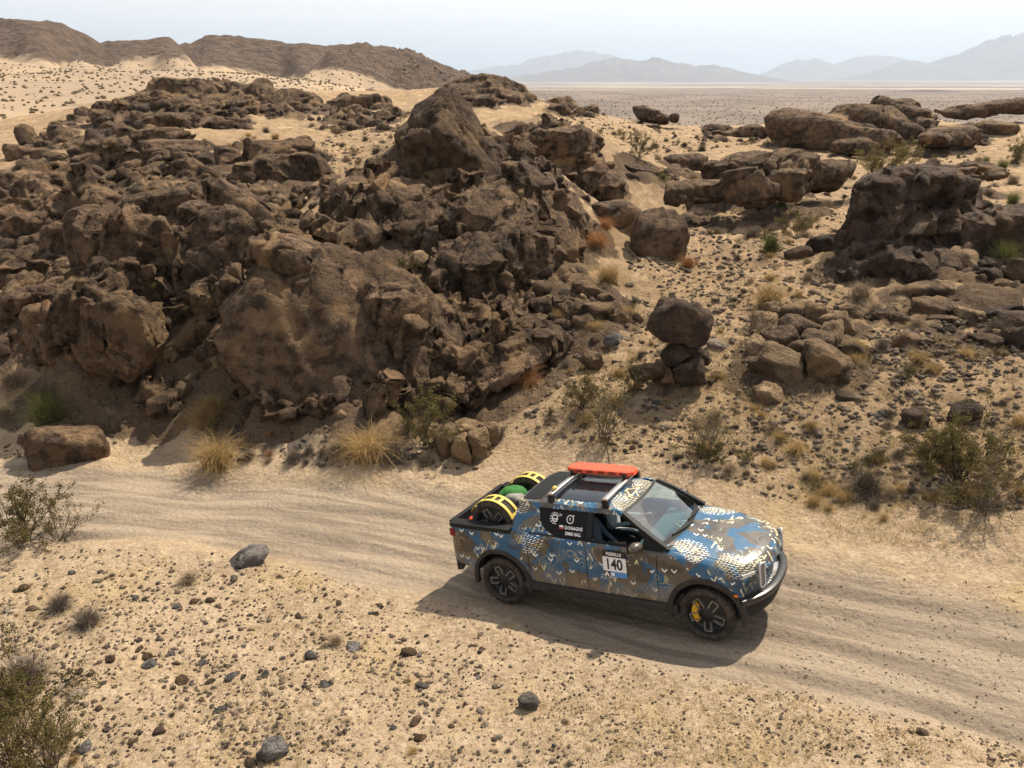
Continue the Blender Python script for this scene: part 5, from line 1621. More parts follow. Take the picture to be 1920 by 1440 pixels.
def box(name, x0, x1, y0, y1, z0, z1, mat, parent, bevel=0.01, fn=None):
    bm = bmesh.new()
    bmesh.ops.create_cube(bm, size=1)
    for v in bm.verts:
        v.co = Vector((x0 + (v.co.x + .5) * (x1 - x0), y0 + (v.co.y + .5) * (y1 - y0), z0 + (v.co.z + .5) * (z1 - z0)))
    if bevel: bmesh.ops.bevel(bm, geom=list(bm.edges), offset=bevel, segments=2, affect='EDGES', profile=0.6)
    if fn:
        for v in bm.verts: v.co = Vector(fn(*v.co))
    return link(name, bm_mesh(bm, name), parent, mat)

def sweep(name, path, prof, mat, parent, up=(0, 0, 1), closed=False, caps=True, ang=40):
    """a profile (list of side, up offsets) carried along a path"""
    path = [Vector(p) for p in path]; n = len(path); k = len(prof)
    bm = bmesh.new(); rings = []
    for i, p in enumerate(path):
        a = path[i - 1] if (i > 0 or closed) else p
        b = path[(i + 1) % n] if (i < n - 1 or closed) else p
        tdir = (b - a).normalized()
        u = Vector(up) - tdir * Vector(up).dot(tdir)
        if u.length < 1e-4: u = Vector((0, 1, 0)) - tdir * tdir.y
        u.normalize(); s = tdir.cross(u)
        rings.append([bm.verts.new(p + s * a_ + u * b_) for a_, b_ in prof])
    for i in range(n if closed else n - 1):
        r0, r1 = rings[i], rings[(i + 1) % n]
        for j in range(k): bm.faces.new((r0[j], r0[(j + 1) % k], r1[(j + 1) % k], r1[j]))
    if caps and not closed:
        bm.faces.new(rings[0]); bm.faces.new(rings[-1])
    return link(name, bm_mesh(bm, name, ang), parent, mat)

def circ(r, n=10): return [(r * math.cos(2 * math.pi * i / n), r * math.sin(2 * math.pi * i / n)) for i in range(n)]
def rectp(w, h): return [(-w / 2, -h / 2), (w / 2, -h / 2), (w / 2, h / 2), (-w / 2, h / 2)]

def lathe_mesh(name, prof, n=64, mod=None):
    """profile (axial y, radius) turned about the y axis"""
    V, F = [], []
    m = len(prof)
    for i in range(n):
        a = 2 * math.pi * i / n
        for j, (y, r) in enumerate(prof):
            rr = r + (mod(i, j) if mod else 0)
            V.append((rr * math.cos(a), y, rr * math.sin(a)))
    for i in range(n):
        for j in range(m - 1):
            a, b = i * m + j, ((i + 1) % n) * m + j
            F.append((a, a + 1, b + 1, b))
    me = bpy.data.meshes.new(name); me.from_pydata(V, [], F)
    bm = bmesh.new(); bm.from_mesh(me); bmesh.ops.remove_doubles(bm, verts=bm.verts, dist=1e-5); bmesh.ops.recalc_face_normals(bm, faces=bm.faces); bm.to_mesh(me); bm.free()
    return smooth_mesh(me, 40)

def plate(name, pts, fn, thick, mat, parent, sub=0):
    """polygon of (x,z) points set on the surface y = fn(x,z), thickened inwards"""
    bm = bmesh.new()
    a = [bm.verts.new((x, fn(x, z), z)) for x, z in pts]
    s = 1 if fn(*pts[0]) > 0 else -1
    b = [bm.verts.new((x, fn(x, z) - s * thick, z)) for x, z in pts]
    bm.faces.new(a); bm.faces.new(b[::-1])
    for i in range(len(a)):
        j = (i + 1) % len(a); bm.faces.new((a[i], a[j], b[j], b[i]))
    return link(name, bm_mesh(bm, name, 30), parent, mat)

def boolean(me, cutters):
    o = bpy.data.objects.new('tmp_body', me); COL.objects.link(o)
    cs = []
    for c in cutters:
        co = bpy.data.objects.new('tmp_cut', c); COL.objects.link(co); cs.append(co)
        m = o.modifiers.new('b', 'BOOLEAN'); m.operation = 'DIFFERENCE'; m.solver = 'EXACT'; m.object = co
    dg = bpy.context.evaluated_depsgraph_get()
    res = bpy.data.meshes.new_from_object(o.evaluated_get(dg))
    for co in cs: bpy.data.objects.remove(co)
    bpy.data.objects.remove(o)
    return res

def raw_box(x0, x1, y0, y1, z0, z1):
    bm = bmesh.new(); bmesh.ops.create_cube(bm, size=1)
    for v in bm.verts:
        v.co = Vector((x0 + (v.co.x + .5) * (x1 - x0), y0 + (v.co.y + .5) * (y1 - y0), z0 + (v.co.z + .5) * (z1 - z0)))
    me = bpy.data.meshes.new('cut'); bm.to_mesh(me); bm.free(); return me

def raw_cyl(x, z, r, y0, y1, n=48):
    bm = bmesh.new()
    ra = [bm.verts.new((x + r * math.cos(2 * math.pi * i / n), y0, z + r * math.sin(2 * math.pi * i / n))) for i in range(n)]
    rb = [bm.verts.new((x + r * math.cos(2 * math.pi * i / n), y1, z + r * math.sin(2 * math.pi * i / n))) for i in range(n)]
    bm.faces.new(ra); bm.faces.new(rb[::-1])
    for i in range(n): bm.faces.new((ra[i], rb[i], rb[(i + 1) % n], ra[(i + 1) % n]))
    bmesh.ops.recalc_face_normals(bm, faces=bm.faces)
    me = bpy.data.meshes.new('cut'); bm.to_mesh(me); bm.free(); return me

def text_mesh(s, size, name='lettering', squeeze=1.0, bold=0.0):
    cu = bpy.data.curves.new('txt', 'FONT'); cu.body = s; cu.size = size; cu.align_x = 'CENTER'; cu.align_y = 'CENTER'; cu.offset = bold; cu.resolution_u = 3
    o = bpy.data.objects.new('txt', cu); COL.objects.link(o)
    dg = bpy.context.evaluated_depsgraph_get()
    me = bpy.data.meshes.new_from_object(o.evaluated_get(dg)); me.name = name
    bpy.data.objects.remove(o); bpy.data.curves.remove(cu)
    for v in me.vertices: v.co.x *= squeeze
    return me

WB, TRK, ZH = 1.725, 0.83, 0.42
TRUCK_LOC, TRUCK_ROT = (1.862, 11.23, 0.0), (-0.05, -0.168, -0.515)
truck = empty('pickup_truck', TRUCK_LOC, 'pickup truck in a blue and brown patterned wrap driving along the dirt track', 'pickup truck')
truck.rotation_euler = TRUCK_ROT

def chaikin(P, it=2):
    for _ in range(it):
        Q = [P[0]]
        for a, b in zip(P[:-1], P[1:]):
            Q.append((0.75 * a[0] + 0.25 * b[0], 0.75 * a[1] + 0.25 * b[1])); Q.append((0.25 * a[0] + 0.75 * b[0], 0.25 * a[1] + 0.75 * b[1]))
        Q.append(P[-1]); P = Q
    return P

def make_body():
    KX = [-2.75, -2.72, -2.64, -2.4, -1.7, -1.3, 0.0, 1.1, 1.7, 2.1, 2.32, 2.44, 2.51, 2.55]
    W_ = [.89, .915, .940, .962, .985, .985, .985, .985, .985, .970, .955, .94, .925, .90]
    ZB = [.60, .57, .55, .52, .47, .44, .43, .44, .48, .54, .58, .62, .66, .70]
    ZS = [1.30, 1.335, 1.35, 1.355, 1.355, 1.35, 1.335, 1.315, 1.265, 1.215, 1.18, 1.145, 1.09, 1.01]
    ZT = [1.31, 1.345, 1.36, 1.365, 1.365, 1.365, 1.365, 1.375, 1.345, 1.30, 1.265, 1.225, 1.16, 1.06]
    xs = np.unique(np.concatenate([np.linspace(-2.75, -2.6, 6), np.linspace(-2.6, 2.1, 70), np.linspace(2.1, 2.55, 22)]))
    V, F = [], []; m = None
    for x in xs:
        w, zb, zs, zt = (float(np.interp(x, KX, K)) for K in (W_, ZB, ZS, ZT))
        half = [(0, zb), (w * .84, zb), (w - .045, zb + .05), (w - .008, .70), (w, .86), (w - .004, 1.0), (w - .012, zs - .12), (w - .025, zs - .035), (w - .075, zs + .004), (w - .16, zs + (zt - zs) * .45), (w * .55, zs + (zt - zs) * .88), (0, zt)]
        h = chaikin(half, 2)
        ring = h + [(-y, z) for y, z in reversed(h[1:-1])]
        m = len(ring)
        bow = float(sstep(1.35, 2.55, np.array(x))); rear = float(sstep(-2.3, -2.75, np.array(x))) if False else float(1 - sstep(-2.75, -2.45, np.array(x)))
        for y, z in ring:
            q = abs(y) / .95
            dx = -0.36 * bow * q ** 2.7 + 0.07 * rear * q ** 3
            if x > 2.2: dx -= 0.05 * float(sstep(2.2, 2.55, np.array(x))) * (1 - float(sstep(.5, .8, np.array(z))))
            V.append((x + dx, y, z))
    n = len(xs)
    for i in range(n - 1):
        for j in range(m):
            a, b = i * m + j, i * m + (j + 1) % m
            F.append((a, b, b + m, a + m))
    F.append(tuple(range(m))[::-1]); F.append(tuple((n - 1) * m + j for j in range(m)))
    me = bpy.data.meshes.new('body'); me.from_pydata(V, [], F)
    bm = bmesh.new(); bm.from_mesh(me); bmesh.ops.recalc_face_normals(bm, faces=bm.faces); bm.to_mesh(me); bm.free()
    cut = [raw_cyl(sx * WB, ZH + .01, .515, sy * .52, sy * 1.3) for sx in (-1, 1) for sy in (-1, 1)]
    cut += [raw_box(-2.65, -1.45, -.76, .76, .86, 2), raw_box(-1.30, 1.02, -.86, .86, .62, 2)]
    for sy in (-1, 1):
        y0, y1 = sorted((sy * .950, sy * 1.3))
        for x in (-1.16, -.12, 1.03): cut.append(raw_box(x - .007, x + .007, y0, y1, .575, 1.5))
        cut.append(raw_box(-1.1525, 1.0225, y0, y1, .567, .581))
        # hood shut line
        bm = bmesh.new(); prev = None
        for x in np.linspace(1.12, 2.12, 12):
            y = sy * (.845 - .05 * float(sstep(1.4, 2.2, np.array(x))))
            zs = float(np.interp(x, KX, ZS)); r = [bm.verts.new((x, y - .006, zs - .025)), bm.verts.new((x, y + .006, zs - .025)), bm.verts.new((x, y + .006, zs + .3)), bm.verts.new((x, y - .006, zs + .3))]
            if prev:
                for a in range(4): bm.faces.new((prev[a], prev[(a + 1) % 4], r[(a + 1) % 4], r[a]))
            else: bm.faces.new(r)
            prev = r
        bm.faces.new(prev); bmesh.ops.recalc_face_normals(bm, faces=bm.faces)
        c = bpy.data.meshes.new('cut'); bm.to_mesh(c); bm.free(); cut.append(c)
    return boolean(me, cut)

def split_body():
    me = make_body()
    bm = bmesh.new(); bm.from_mesh(me)
    groups = {}
    for f in bm.faces:
        c = f.calc_center_median(); nrm = f.normal
        key = 'body'
        wheel = min(math.hypot(c.x - WB, c.z - ZH), math.hypot(c.x + WB, c.z - ZH))
        if -1.31 < c.x < 1.03 and abs(c.y) < .865 and c.z > .6 and c.z < 1.40 and not (c.z > 1.25 and nrm.z > .5 and abs(c.y) > .86): key = 'cabin_floor'
        elif -2.655 < c.x < -1.445 and abs(c.y) < .765 and c.z > .85 and c.z < 1.345: key = 'bed_liner'
        elif wheel < .522 and (abs(nrm.y) < .5 or abs(c.y) < .6): key = 'wheel_well%d%d' % (c.x > 0, c.y > 0)
        elif abs(c.y) > .90 and .581 < c.z and abs(nrm.y) > .25:
            if -.113 < c.x < 1.023: key = 'door_f%d' % (c.y > 0)
            elif -1.153 < c.x < -.127: key = 'door_r%d' % (c.y > 0)
        elif nrm.z > .35 and 1.05 < c.x < 2.5 and abs(c.y) < .845 - .05 * float(sstep(1.4, 2.2, np.array(c.x))) and c.z > 1.05: key = 'hood'
        elif c.z < .50 and abs(nrm.z) > .5: key = 'underbody'
        groups.setdefault(key, []).append(f)
    bm.verts.index_update()
    for key, fs in groups.items():
        vid, V, F = {}, [], []
        for f in fs:
            t = []
            for v in f.verts:
                if v.index not in vid: vid[v.index] = len(V); V.append(v.co[:])
                t.append(vid[v.index])
            F.append(tuple(t))
        nm = 'door' if key.startswith('door') else 'wheel_well' if key.startswith('wheel_well') else key
        m2 = bpy.data.meshes.new(nm); m2.from_pydata(V, [], F); smooth_mesh(m2, 32)
        mat = {'cabin_floor': M_liner, 'bed_liner': M_black, 'wheel_well': M_dusty, 'underbody': M_dusty}.get(nm if nm == 'wheel_well' else key, M_wrap)
        o = link(nm, m2, truck, mat)
        PARTS[key] = o
    bm.free()
PARTS = {}
split_body()

# sills, bumpers, arches
for sy in (-1, 1):
    box('rocker_panel', -1.30, 1.30, sy * .86, sy * .992, .37, .51, M_dusty, truck, .03) if sy > 0 else box('rocker_panel', -1.30, 1.30, -.992, -.86, .37, .51, M_dusty, truck, .03)
    for sx in (-1, 1):
        path = [(sx * WB + .545 * math.cos(a), sy * (.968 - .05 * max(0, sx * math.cos(a)) ** 2), ZH + .01 + .545 * math.sin(a)) for a in np.linspace(math.radians(-12), math.radians(192), 26)]
        sweep('wheel_arch_trim', path, [(-.040, -.05), (.034, -.05), (.034, .018), (.014, .034), (-.040, .030)], M_dusty, truck, up=(0, sy, 0))
def bowx(x, y): return x - .36 * (abs(y) / .95) ** 2.7
ys = np.linspace(-.93, .93, 31)
sweep('front_bumper', [(bowx(2.56, y), y, .70) for y in ys], [(-.05, -.06), (.035, -.06), (.060, -.02), (.055, .035), (.02, .055), (-.05, .055)], M_bump, truck)
sweep('front_valance', [(bowx(2.53, y) - .01, y, .56) for y in ys], [(-.06, -.14), (.00, -.13), (.035, .0), (.03, .085), (-.06, .085)], M_black, truck)
sweep('skid_plate', [(bowx(2.50, y) - .02, y, .50) for y in ys[4:-4]], [(-.10, -.05), (.03, -.03), (.05, .06), (-.10, .06)], M_dusty, truck)
sweep('rear_bumper', [(-2.735 + .12 * (abs(y) / .95) ** 3, y * .95, .60) for y in ys], [(-.05, -.13), (.05, -.13), (.06, .10), (-.05, .10)], M_dusty, truck)
# front light bar and upright lamps
lb = [(bowx(2.535, y) - .015, y, 1.075 - .02 * abs(y)) for y in np.linspace(-.86, .86, 41)]
for seg in (lb[:5], lb[8:33], lb[36:]):
    sweep('light_bar', seg, [(-.03, -.032), (.012, -.030), (.02, 0), (.012, .030), (-.03, .032)], M_lens, truck)
for sy in (-1, 1):
    yc = sy * .60; xc = bowx(2.54, yc); zc = 1.00
    path = []
    for k in range(28):
        a = 2 * math.pi * k / 28
        path.append((.050 * math.cos(a), .135 * (1 if math.sin(a) > 0 else -1) + .050 * math.sin(a)))
    fwd = -.36 * 2.7 * (abs(yc) / .95) ** 1.7 / .95 * (1 if yc > 0 else -1)
    P3 = [(xc + .028 + fwd * a_, yc + a_, zc + b_ ) for a_, b_ in path]
    ring = sweep('headlight', P3, circ(.013, 8), M_lens, truck, up=(1, 0, 0), closed=True)
    bm = bmesh.new(); vs = [bm.verts.new((x - .010, y, z)) for x, y, z in P3]; vb = [bm.verts.new((x - .05, y, z)) for x, y, z in P3]
    bm.faces.new(vs); bm.faces.new(vb)
    for i in range(len(vs)): bm.faces.new((vs[i], vs[(i + 1) % len(vs)], vb[(i + 1) % len(vs)], vb[i]))
    link('lens', bm_mesh(bm, 'lens'), ring, M_lampin)
    box('tail_light', -2.70, -2.60, sy * .86 if sy > 0 else -.938, sy * .938 if sy > 0 else -.86, 1.12, 1.25, M_red, truck, .012)
    box('side_marker', WB + .42, WB + .48, sy * .965 if sy > 0 else -.985, sy * .985 if sy > 0 else -.965, .80, .83, M_amber, truck, .006)

# greenhouse
def ysd(s): return lambda x, z: s * (.905 - (z - 1.33) * .45)
for s in (-1, 1):
    plate('rear_pillar', [(-1.47, 1.345), (-.70, 1.345), (-.84, 1.40), (-.95, 1.52), (-.99, 1.70), (-.99, 1.735), (-1.36, 1.735), (-1.40, 1.66)], ysd(s), .05, M_wrap, truck)
    plate('roof_rail', [(-1.375, 1.735), (.47, 1.735), (.40, 1.80), (-1.35, 1.80)], ysd(s), .05, M_wrap, truck)
    g = plate('rear_side_window', [(-.70, 1.35), (-.84, 1.405), (-.945, 1.52), (-.985, 1.70), (-.985, 1.734), (-.13, 1.734), (-.13, 1.35)], lambda x, z, f=ysd(s), s=s: f(x, z) - s * .012, .01, M_pglass, truck)
    PARTS['glass%d' % s] = g
    plate('door_pillar', [(-.13, 1.345), (-.04, 1.345), (-.04, 1.735), (-.13, 1.735)], lambda x, z, f=ysd(s), s=s: f(x, z) - s * .006, .05, M_black, truck)
    plate('window_corner', [(.80, 1.345), (1.10, 1.345), (.80, 1.50)], lambda x, z, f=ysd(s), s=s: f(x, z) - s * .004, .03, M_black, truck)
    sweep('windshield_pillar', [(1.20, s * .868, 1.335), (.96, s * .835, 1.475), (.70, s * .785, 1.63), (.46, s * .70, 1.765)], rectp(.075, .06), M_black, truck)
    box('belt_trim', -1.16, 1.12, s * .88 if s > 0 else -.925, s * .925 if s > 0 else -.88, 1.325, 1.352, M_black, truck, .006)
def roof():
    xs = np.linspace(-1.38, .50, 30); yv = np.linspace(-1, 1, 25)
    top, F = [], []
    for x in xs:
        hw = .695 - .03 * float(sstep(0, .5, np.array(x)))
        for q in yv:
            z = 1.865 - .062 * abs(q) ** 3.2 - .05 * float(sstep(.05, .5, np.array(x))) ** 1.3 - .035 * (1 - float(sstep(-1.38, -.9, np.array(x))))
            top.append((x - .06 * q * q * float(sstep(.1, .5, np.array(x))), q * hw, z))
    n, m = len(xs), len(yv)
    bm = bmesh.new(); a = [bm.verts.new(p) for p in top]; b = [bm.verts.new((p[0], p[1], p[2] - .03)) for p in top]
    for i in range(n - 1):
        for j in range(m - 1):
            k = i * m + j
            bm.faces.new((a[k], a[k + 1], a[k + m + 1], a[k + m])); bm.faces.new((b[k], b[k + m], b[k + m + 1], b[k + 1]))
    bd = [k for k in range(m)] + [i * m + m - 1 for i in range(1, n)] + [(n - 1) * m + j for j in range(m - 2, -1, -1)] + [i * m for i in range(n - 2, 0, -1)]
    for i in range(len(bd)):
        p, q = bd[i], bd[(i + 1) % len(bd)]; bm.faces.new((a[p], a[q], b[q], b[p]))
    return link('roof', bm_mesh(bm, 'roof', 50), truck, M_wrap)
rf = roof()
def sheet(name, x0, x1, y0, y1, zf, mat, parent, n=12, thick=.006):
    bm = bmesh.new(); G = []
    for dz in (0, -thick):
        G.append([[bm.verts.new((x0 + (x1 - x0) * i / n, y0 + (y1 - y0) * j / n, zf(x0 + (x1 - x0) * i / n, y0 + (y1 - y0) * j / n) + dz)) for j in range(n + 1)] for i in range(n + 1)])
    for i in range(n):
        for j in range(n):
            for g in G: bm.faces.new((g[i][j], g[i + 1][j], g[i + 1][j + 1], g[i][j + 1]))
    for i in range(n):
        for (p, q) in (((i, 0), (i + 1, 0)), ((i, n), (i + 1, n)), ((0, i), (0, i + 1)), ((n, i), (n, i + 1))):
            bm.faces.new((G[0][p[0]][p[1]], G[0][q[0]][q[1]], G[1][q[0]][q[1]], G[1][p[0]][p[1]]))
    return link(name, bm_mesh(bm, name, 40), parent, mat)
def roofz(x, y): return 1.865 - .062 * (abs(y) / .69) ** 3.2 - .05 * float(sstep(.05, .5, np.array(x))) ** 1.3 - .035 * (1 - float(sstep(-1.38, -.9, np.array(x)))) + .006
sheet('roof_glass', -.98, .10, -.56, .56, roofz, M_rglass, rf)
sheet('roof_rear_cover', -1.35, -1.0, -.60, .60, lambda x, y: roofz(x, y) + .002, M_black, rf)
# windshield
def ws(s, q, out=0.0):
    y = s * (.845 * (1 - q) + .675 * q)
    x = (1.265 - .16 * s * s) * (1 - q) + (.50 - .07 * s * s) * q + .035 * math.sin(math.pi * q) + out * .5
    z = 1.345 * (1 - q) + 1.800 * q + .015 * math.sin(math.pi * q) - .02 * s * s * (1 - q) - .02 * s * s * q + out * .85
    return (x, y, z)
def ws_grid(name, s0, s1, q0, q1, n, m, mat, out):
    V = [ws(s0 + (s1 - s0) * i / n, q0 + (q1 - q0) * j / m, out) for i in range(n + 1) for j in range(m + 1)]
    F = [(i * (m + 1) + j, (i + 1) * (m + 1) + j, (i + 1) * (m + 1) + j + 1, i * (m + 1) + j + 1) for i in range(n) for j in range(m)]
    me = bpy.data.meshes.new(name); me.from_pydata(V, [], F); smooth_mesh(me, 60)
    return me
wm = ws_grid('windshield', -1, 1, 0, 1, 44, 30, M_glass, 0)
dv = []
for i in range(45):
    for j in range(31):
        s, q = -1 + 2 * i / 44, j / 30
        d1 = math.hypot((s - .50) * .8, q * .62 - .02); d2 = math.hypot((s + .22) * .8, q * .62 - .02)
        clean = (d1 < .60 and s > -.35) or (d2 < .56 and s > -.80)
        dv.append(.02 if clean else .55)
at_ = wm.attributes.new('dust', 'FLOAT', 'POINT'); at_.data.foreach_set('value', np.array(dv, np.float32))
wsh = link('windshield', wm, truck, M_glass)
for a in ((-1, 1, 0, .13), (-1, 1, .955, 1), (-1, -.945, .13, .955), (.945, 1, .13, .955)):
    link('glass_border', ws_grid('glass_border', *a, 24, 3, M_black, .004), wsh, M_black)
for y0, y1 in ((.10, -.62), (.72, .06)):
    p = [ws(y0, .02, .02), ws((y0 * .5 + y1 * .5), .07, .025), ws(y1, .12, .02)]
    sweep('wiper', p, rectp(.018, .02), M_black, wsh)
sweep('cowl', [(1.28 - .16 * (y / .86) ** 2, y, 1.345 - .02 * (y / .86) ** 2) for y in np.linspace(-.86, .86, 21)], rectp(.10, .03), M_black, truck)
# back of the cab
bm = bmesh.new()
vs = [bm.verts.new(p) for p in ((-1.375, -.66, 1.79), (-1.375, .66, 1.79), (-1.46, .84, 1.36), (-1.46, -.84, 1.36))]; bm.faces.new(vs)
bmesh.ops.solidify(bm, geom=list(bm.faces), thickness=.02)
link('rear_window', bm_mesh(bm, 'rear_window'), truck, M_pglass)
# mirrors
for s in (-1, 1):
    bm = bmesh.new(); bmesh.ops.create_uvsphere(bm, u_segments=20, v_segments=12, radius=1)
    for v in bm.verts:
        x, y, z = v.co; x = math.copysign(abs(x) ** .75, x)
        v.co = Vector((.76 + .085 * x + .02 * y * s, s * (1.075 + .125 * y), 1.40 + .085 * z * (1.0 if z > 0 else .8)))
    m = link('side_mirror', bm_mesh(bm, 'side_mirror', 60), truck, M_wrap)
    sweep('mirror_arm', [(.78, s * .90, 1.345), (.77, s * .97, 1.355), (.76, s * 1.02, 1.375)], rectp(.06, .03), M_black, m)
    box('mirror_glass', .665, .682, min(s * .99, s * 1.17), max(s * .99, s * 1.17), 1.34, 1.455, M_pglass, m, .004)

# cabin
box('dashboard', .62, 1.12, -.80, .80, .98, 1.275, M_dash, truck, .05)
box('centre_screen', .58, .61, -.20, .20, 1.10, 1.32, M_pglass, truck, .008)
sweep('steering_wheel', [(.46 + .17 * .35 * math.sin(a), .38 + .17 * math.cos(a), 1.16 + .17 * .93 * math.sin(a)) for a in np.linspace(0, 2 * math.pi, 24, endpoint=False)], circ(.016, 8), M_black, truck, up=(1, 0, .3), closed=True)
for y in (-.38, .38):
    st = box('seat', -.35, .20, y - .25, y + .25, .72, .90, M_seat, truck, .06)
    box('backrest', -.46, -.30, y - .25, y + .25, .86, 1.42, M_seat, st, .06, fn=lambda x, y_, z: (x - (z - .86) * .22, y_, z))
    box('headrest', -.58, -.48, y - .13, y + .13, 1.44, 1.62, M_seat, st, .04)
box('rear_seat', -1.28, -.95, -.70, .70, .80, 1.40, M_seat, truck, .06)

# wheels
tp = [(-.108, .293), (-.120, .302), (-.139, .325), (-.143, .352), (-.132, .392), (-.112, .412), (-.06, .419), (0, .421), (.06, .419), (.112, .412), (.132, .392), (.143, .352), (.139, .325), (.120, .302), (.108, .293)]
def tread(i, j):
    if j in (4, 5, 9, 10): return -.012 if (i // 2) % 2 else 0
    if j in (6, 7, 8): return -.010 if ((i + (j - 6)) // 2) % 2 else 0
    return 0
ME_TYRE = lathe_mesh('tyre', tp, 120, tread)
ME_RIM = lathe_mesh('rim', [(.105, .296), (.128, .300), (.130, .288), (.105, .278), (.060, .268), (.040, .24), (.050, .14), (.078, .08), (.088, .05), (.088, .0001)], 60)
def u_mesh():
    bm = bmesh.new(); ring = []
    pts = [(.105, -.050), (.18, -.058), (.258, -.062), (.266, -.050), (.266, .050), (.258, .062), (.18, .058), (.105, .050)]
    for i, (r, w) in enumerate(pts):
        r2 = r - (.014 if i in (2, 3, 4, 5) else 0)
        ring.append([bm.verts.new((r, .110, w)), bm.verts.new((r2, .110, w * .74)), bm.verts.new((r2, .05, w * .74)), bm.verts.new((r, .05, w))])
    for p, q in zip(ring[:-1], ring[1:]):
        for s in range(4): bm.faces.new((p[s], p[(s + 1) % 4], q[(s + 1) % 4], q[s]))
    return bm_mesh(bm, 'spoke', 30)
ME_U = u_mesh()
def caliper_mesh():
    bm = bmesh.new(); ring = []
    for a in np.linspace(math.radians(135), math.radians(225), 9):
        ring.append([bm.verts.new((r * math.cos(a), y, r * math.sin(a))) for r, y in ((.15, .052), (.235, .052), (.235, .080), (.15, .080))])
    for p, q in zip(ring[:-1], ring[1:]):
        for s in range(4): bm.faces.new((p[s], p[(s + 1) % 4], q[(s + 1) % 4], q[s]))
    bm.faces.new(ring[0]); bm.faces.new(ring[-1])
    return bm_mesh(bm, 'brake_caliper', 30)
ME_CAL = caliper_mesh()
def wheel_parts(w, spin):
    o = link('tyre', ME_TYRE, w, M_tyre); o.rotation_euler = (0, spin, 0)
    rm = link('rim', ME_RIM, w, M_rimd)
    for k in range(5):
        o = link('spoke', ME_U, rm, M_rims); o.rotation_euler = (0, spin + k * 2 * math.pi / 5, 0)
def wheel(parent, loc, flip, spin, steer=0.0, caliper=False, name='wheel', tilt=0.0):
    w = bpy.data.objects.new(name, None); COL.objects.link(w); w.parent = parent; w.location = loc; w.empty_display_size = .1
    w.rotation_euler = (tilt, 0, (math.pi if flip else 0) + steer)
    wheel_parts(w, spin)
    if caliper:
        o = link('brake_caliper', ME_CAL, w, M_cal)
        if flip: o.rotation_euler = (0, math.pi, 0)
    return w
for sx in (-1, 1):
    for s in (-1, 1):
        wheel(truck, (sx * WB, s * TRK, ZH - (.005)), s < 0, .35 if sx > 0 else .1, -0.06 if sx > 0 else 0, sx > 0)

# lettering and stickers on the near side
def decal(name, me, x, z, mat, parent, fn, lift):
    """flat print laid on the near side (y = fn(x,z)), reading towards the front"""
    for v in me.vertices:
        X, Z = x + v.co.x, z + v.co.y
        v.co = Vector((X, fn(X, Z) - lift, Z))
    return link(name, me, parent, mat)
def quad(w, h, nx=1):
    me = bpy.data.meshes.new('q')
    V = [(-w / 2 + w * i / nx, s * h / 2, 0) for i in range(nx + 1) for s in (-1, 1)]
    me.from_pydata(V, [], [(2 * i, 2 * i + 2, 2 * i + 3, 2 * i + 1) for i in range(nx)])
    return me
flat = lambda x, z: -.9885
door = PARTS.get('door_f0', truck)
px_, pz_ = .36, 1.045
decal('number_panel', quad(.38, .235), px_, pz_, M_white, door, flat, .004)
decal('number_panel_header', quad(.38, .10), px_, pz_ + .1685, M_ink, door, flat, .004)
decal('number_panel_footer', quad(.27, .09), px_ + .055, pz_ - .1635, M_sky, door, flat, .004)
decal('number_panel_corner', quad(.107, .09), px_ - .1365, pz_ - .1635, M_ink, door, flat, .004)
decal('number_digits', text_mesh('140', .245, 'number_digits', .78, .006), px_ - .01, pz_ - .005, M_ink, door, flat, .008)
decal('header_lettering', text_mesh('REBELLE', .068, 'header_lettering', 1.0, .002), px_, pz_ + .1685, M_white, door, flat, .008)
decal('corner_mark', text_mesh('^', .15, 'corner_mark', 1.1, .006), px_ - .1365, pz_ - .195, M_white, door, flat, .008)
decal('footer_mark', quad(.06, .05), px_ - .04, pz_ - .1635, M_white, door, flat, .008)
gf = lambda x, z: ysd(-1)(x, z) + .012
gp = PARTS['glass-1']
def ring_decal(cx, cz, r0, r1, n=28):
    me = bpy.data.meshes.new('ring'); V, F = [], []
    for i in range(n):
        a = 2 * math.pi * i / n; V += [(r0 * math.cos(a), r0 * math.sin(a), 0), (r1 * math.cos(a), r1 * math.sin(a), 0)]
    F = [(2 * i, 2 * i + 1, (2 * i + 3) % (2 * n), (2 * i + 2) % (2 * n)) for i in range(n)]
    me.from_pydata(V, [], F); return decal('sticker_ring', me, cx, cz, M_white, gp, gf, .003)
ring_decal(-.43, 1.60, .050, .064); decal('sticker_mark', text_mesh('R', .06, 'sticker_mark'), -.43, 1.60, M_white, gp, gf, .003); decal('sticker_dot', quad(.02, .02), -.375, 1.655, M_white, gp, gf, .003)
ring_decal(-.70, 1.595, .038, .056)
for a in range(9):
    t_ = math.radians(40 + a * 30); decal('sticker_ray', quad(.03, .014), -.70 + .078 * math.cos(t_), 1.595 + .078 * math.sin(t_), M_white, gp, gf, .003)
decal('sticker_arrow', text_mesh('>', .10, 'sticker_arrow'), -.60, 1.645, M_white, gp, gf, .003)
decal('sticker_bar', quad(.07, .018), -.70, 1.585, M_white, gp, gf, .0035)
decal('name_lettering', text_mesh('DONAGHE', .066, 'name_lettering', .95, .002), -.36, 1.475, M_white, gp, gf, .003)
decal('name_lettering', text_mesh('EMME HALL', .066, 'name_lettering', .80, .002), -.36, 1.395, M_white, gp, gf, .003)
decal('flag_white', quad(.07, .028), -.575, 1.492, M_white, gp, gf, .003)
decal('flag_red', quad(.07, .028), -.575, 1.464, M_rednp, gp, gf, .003)

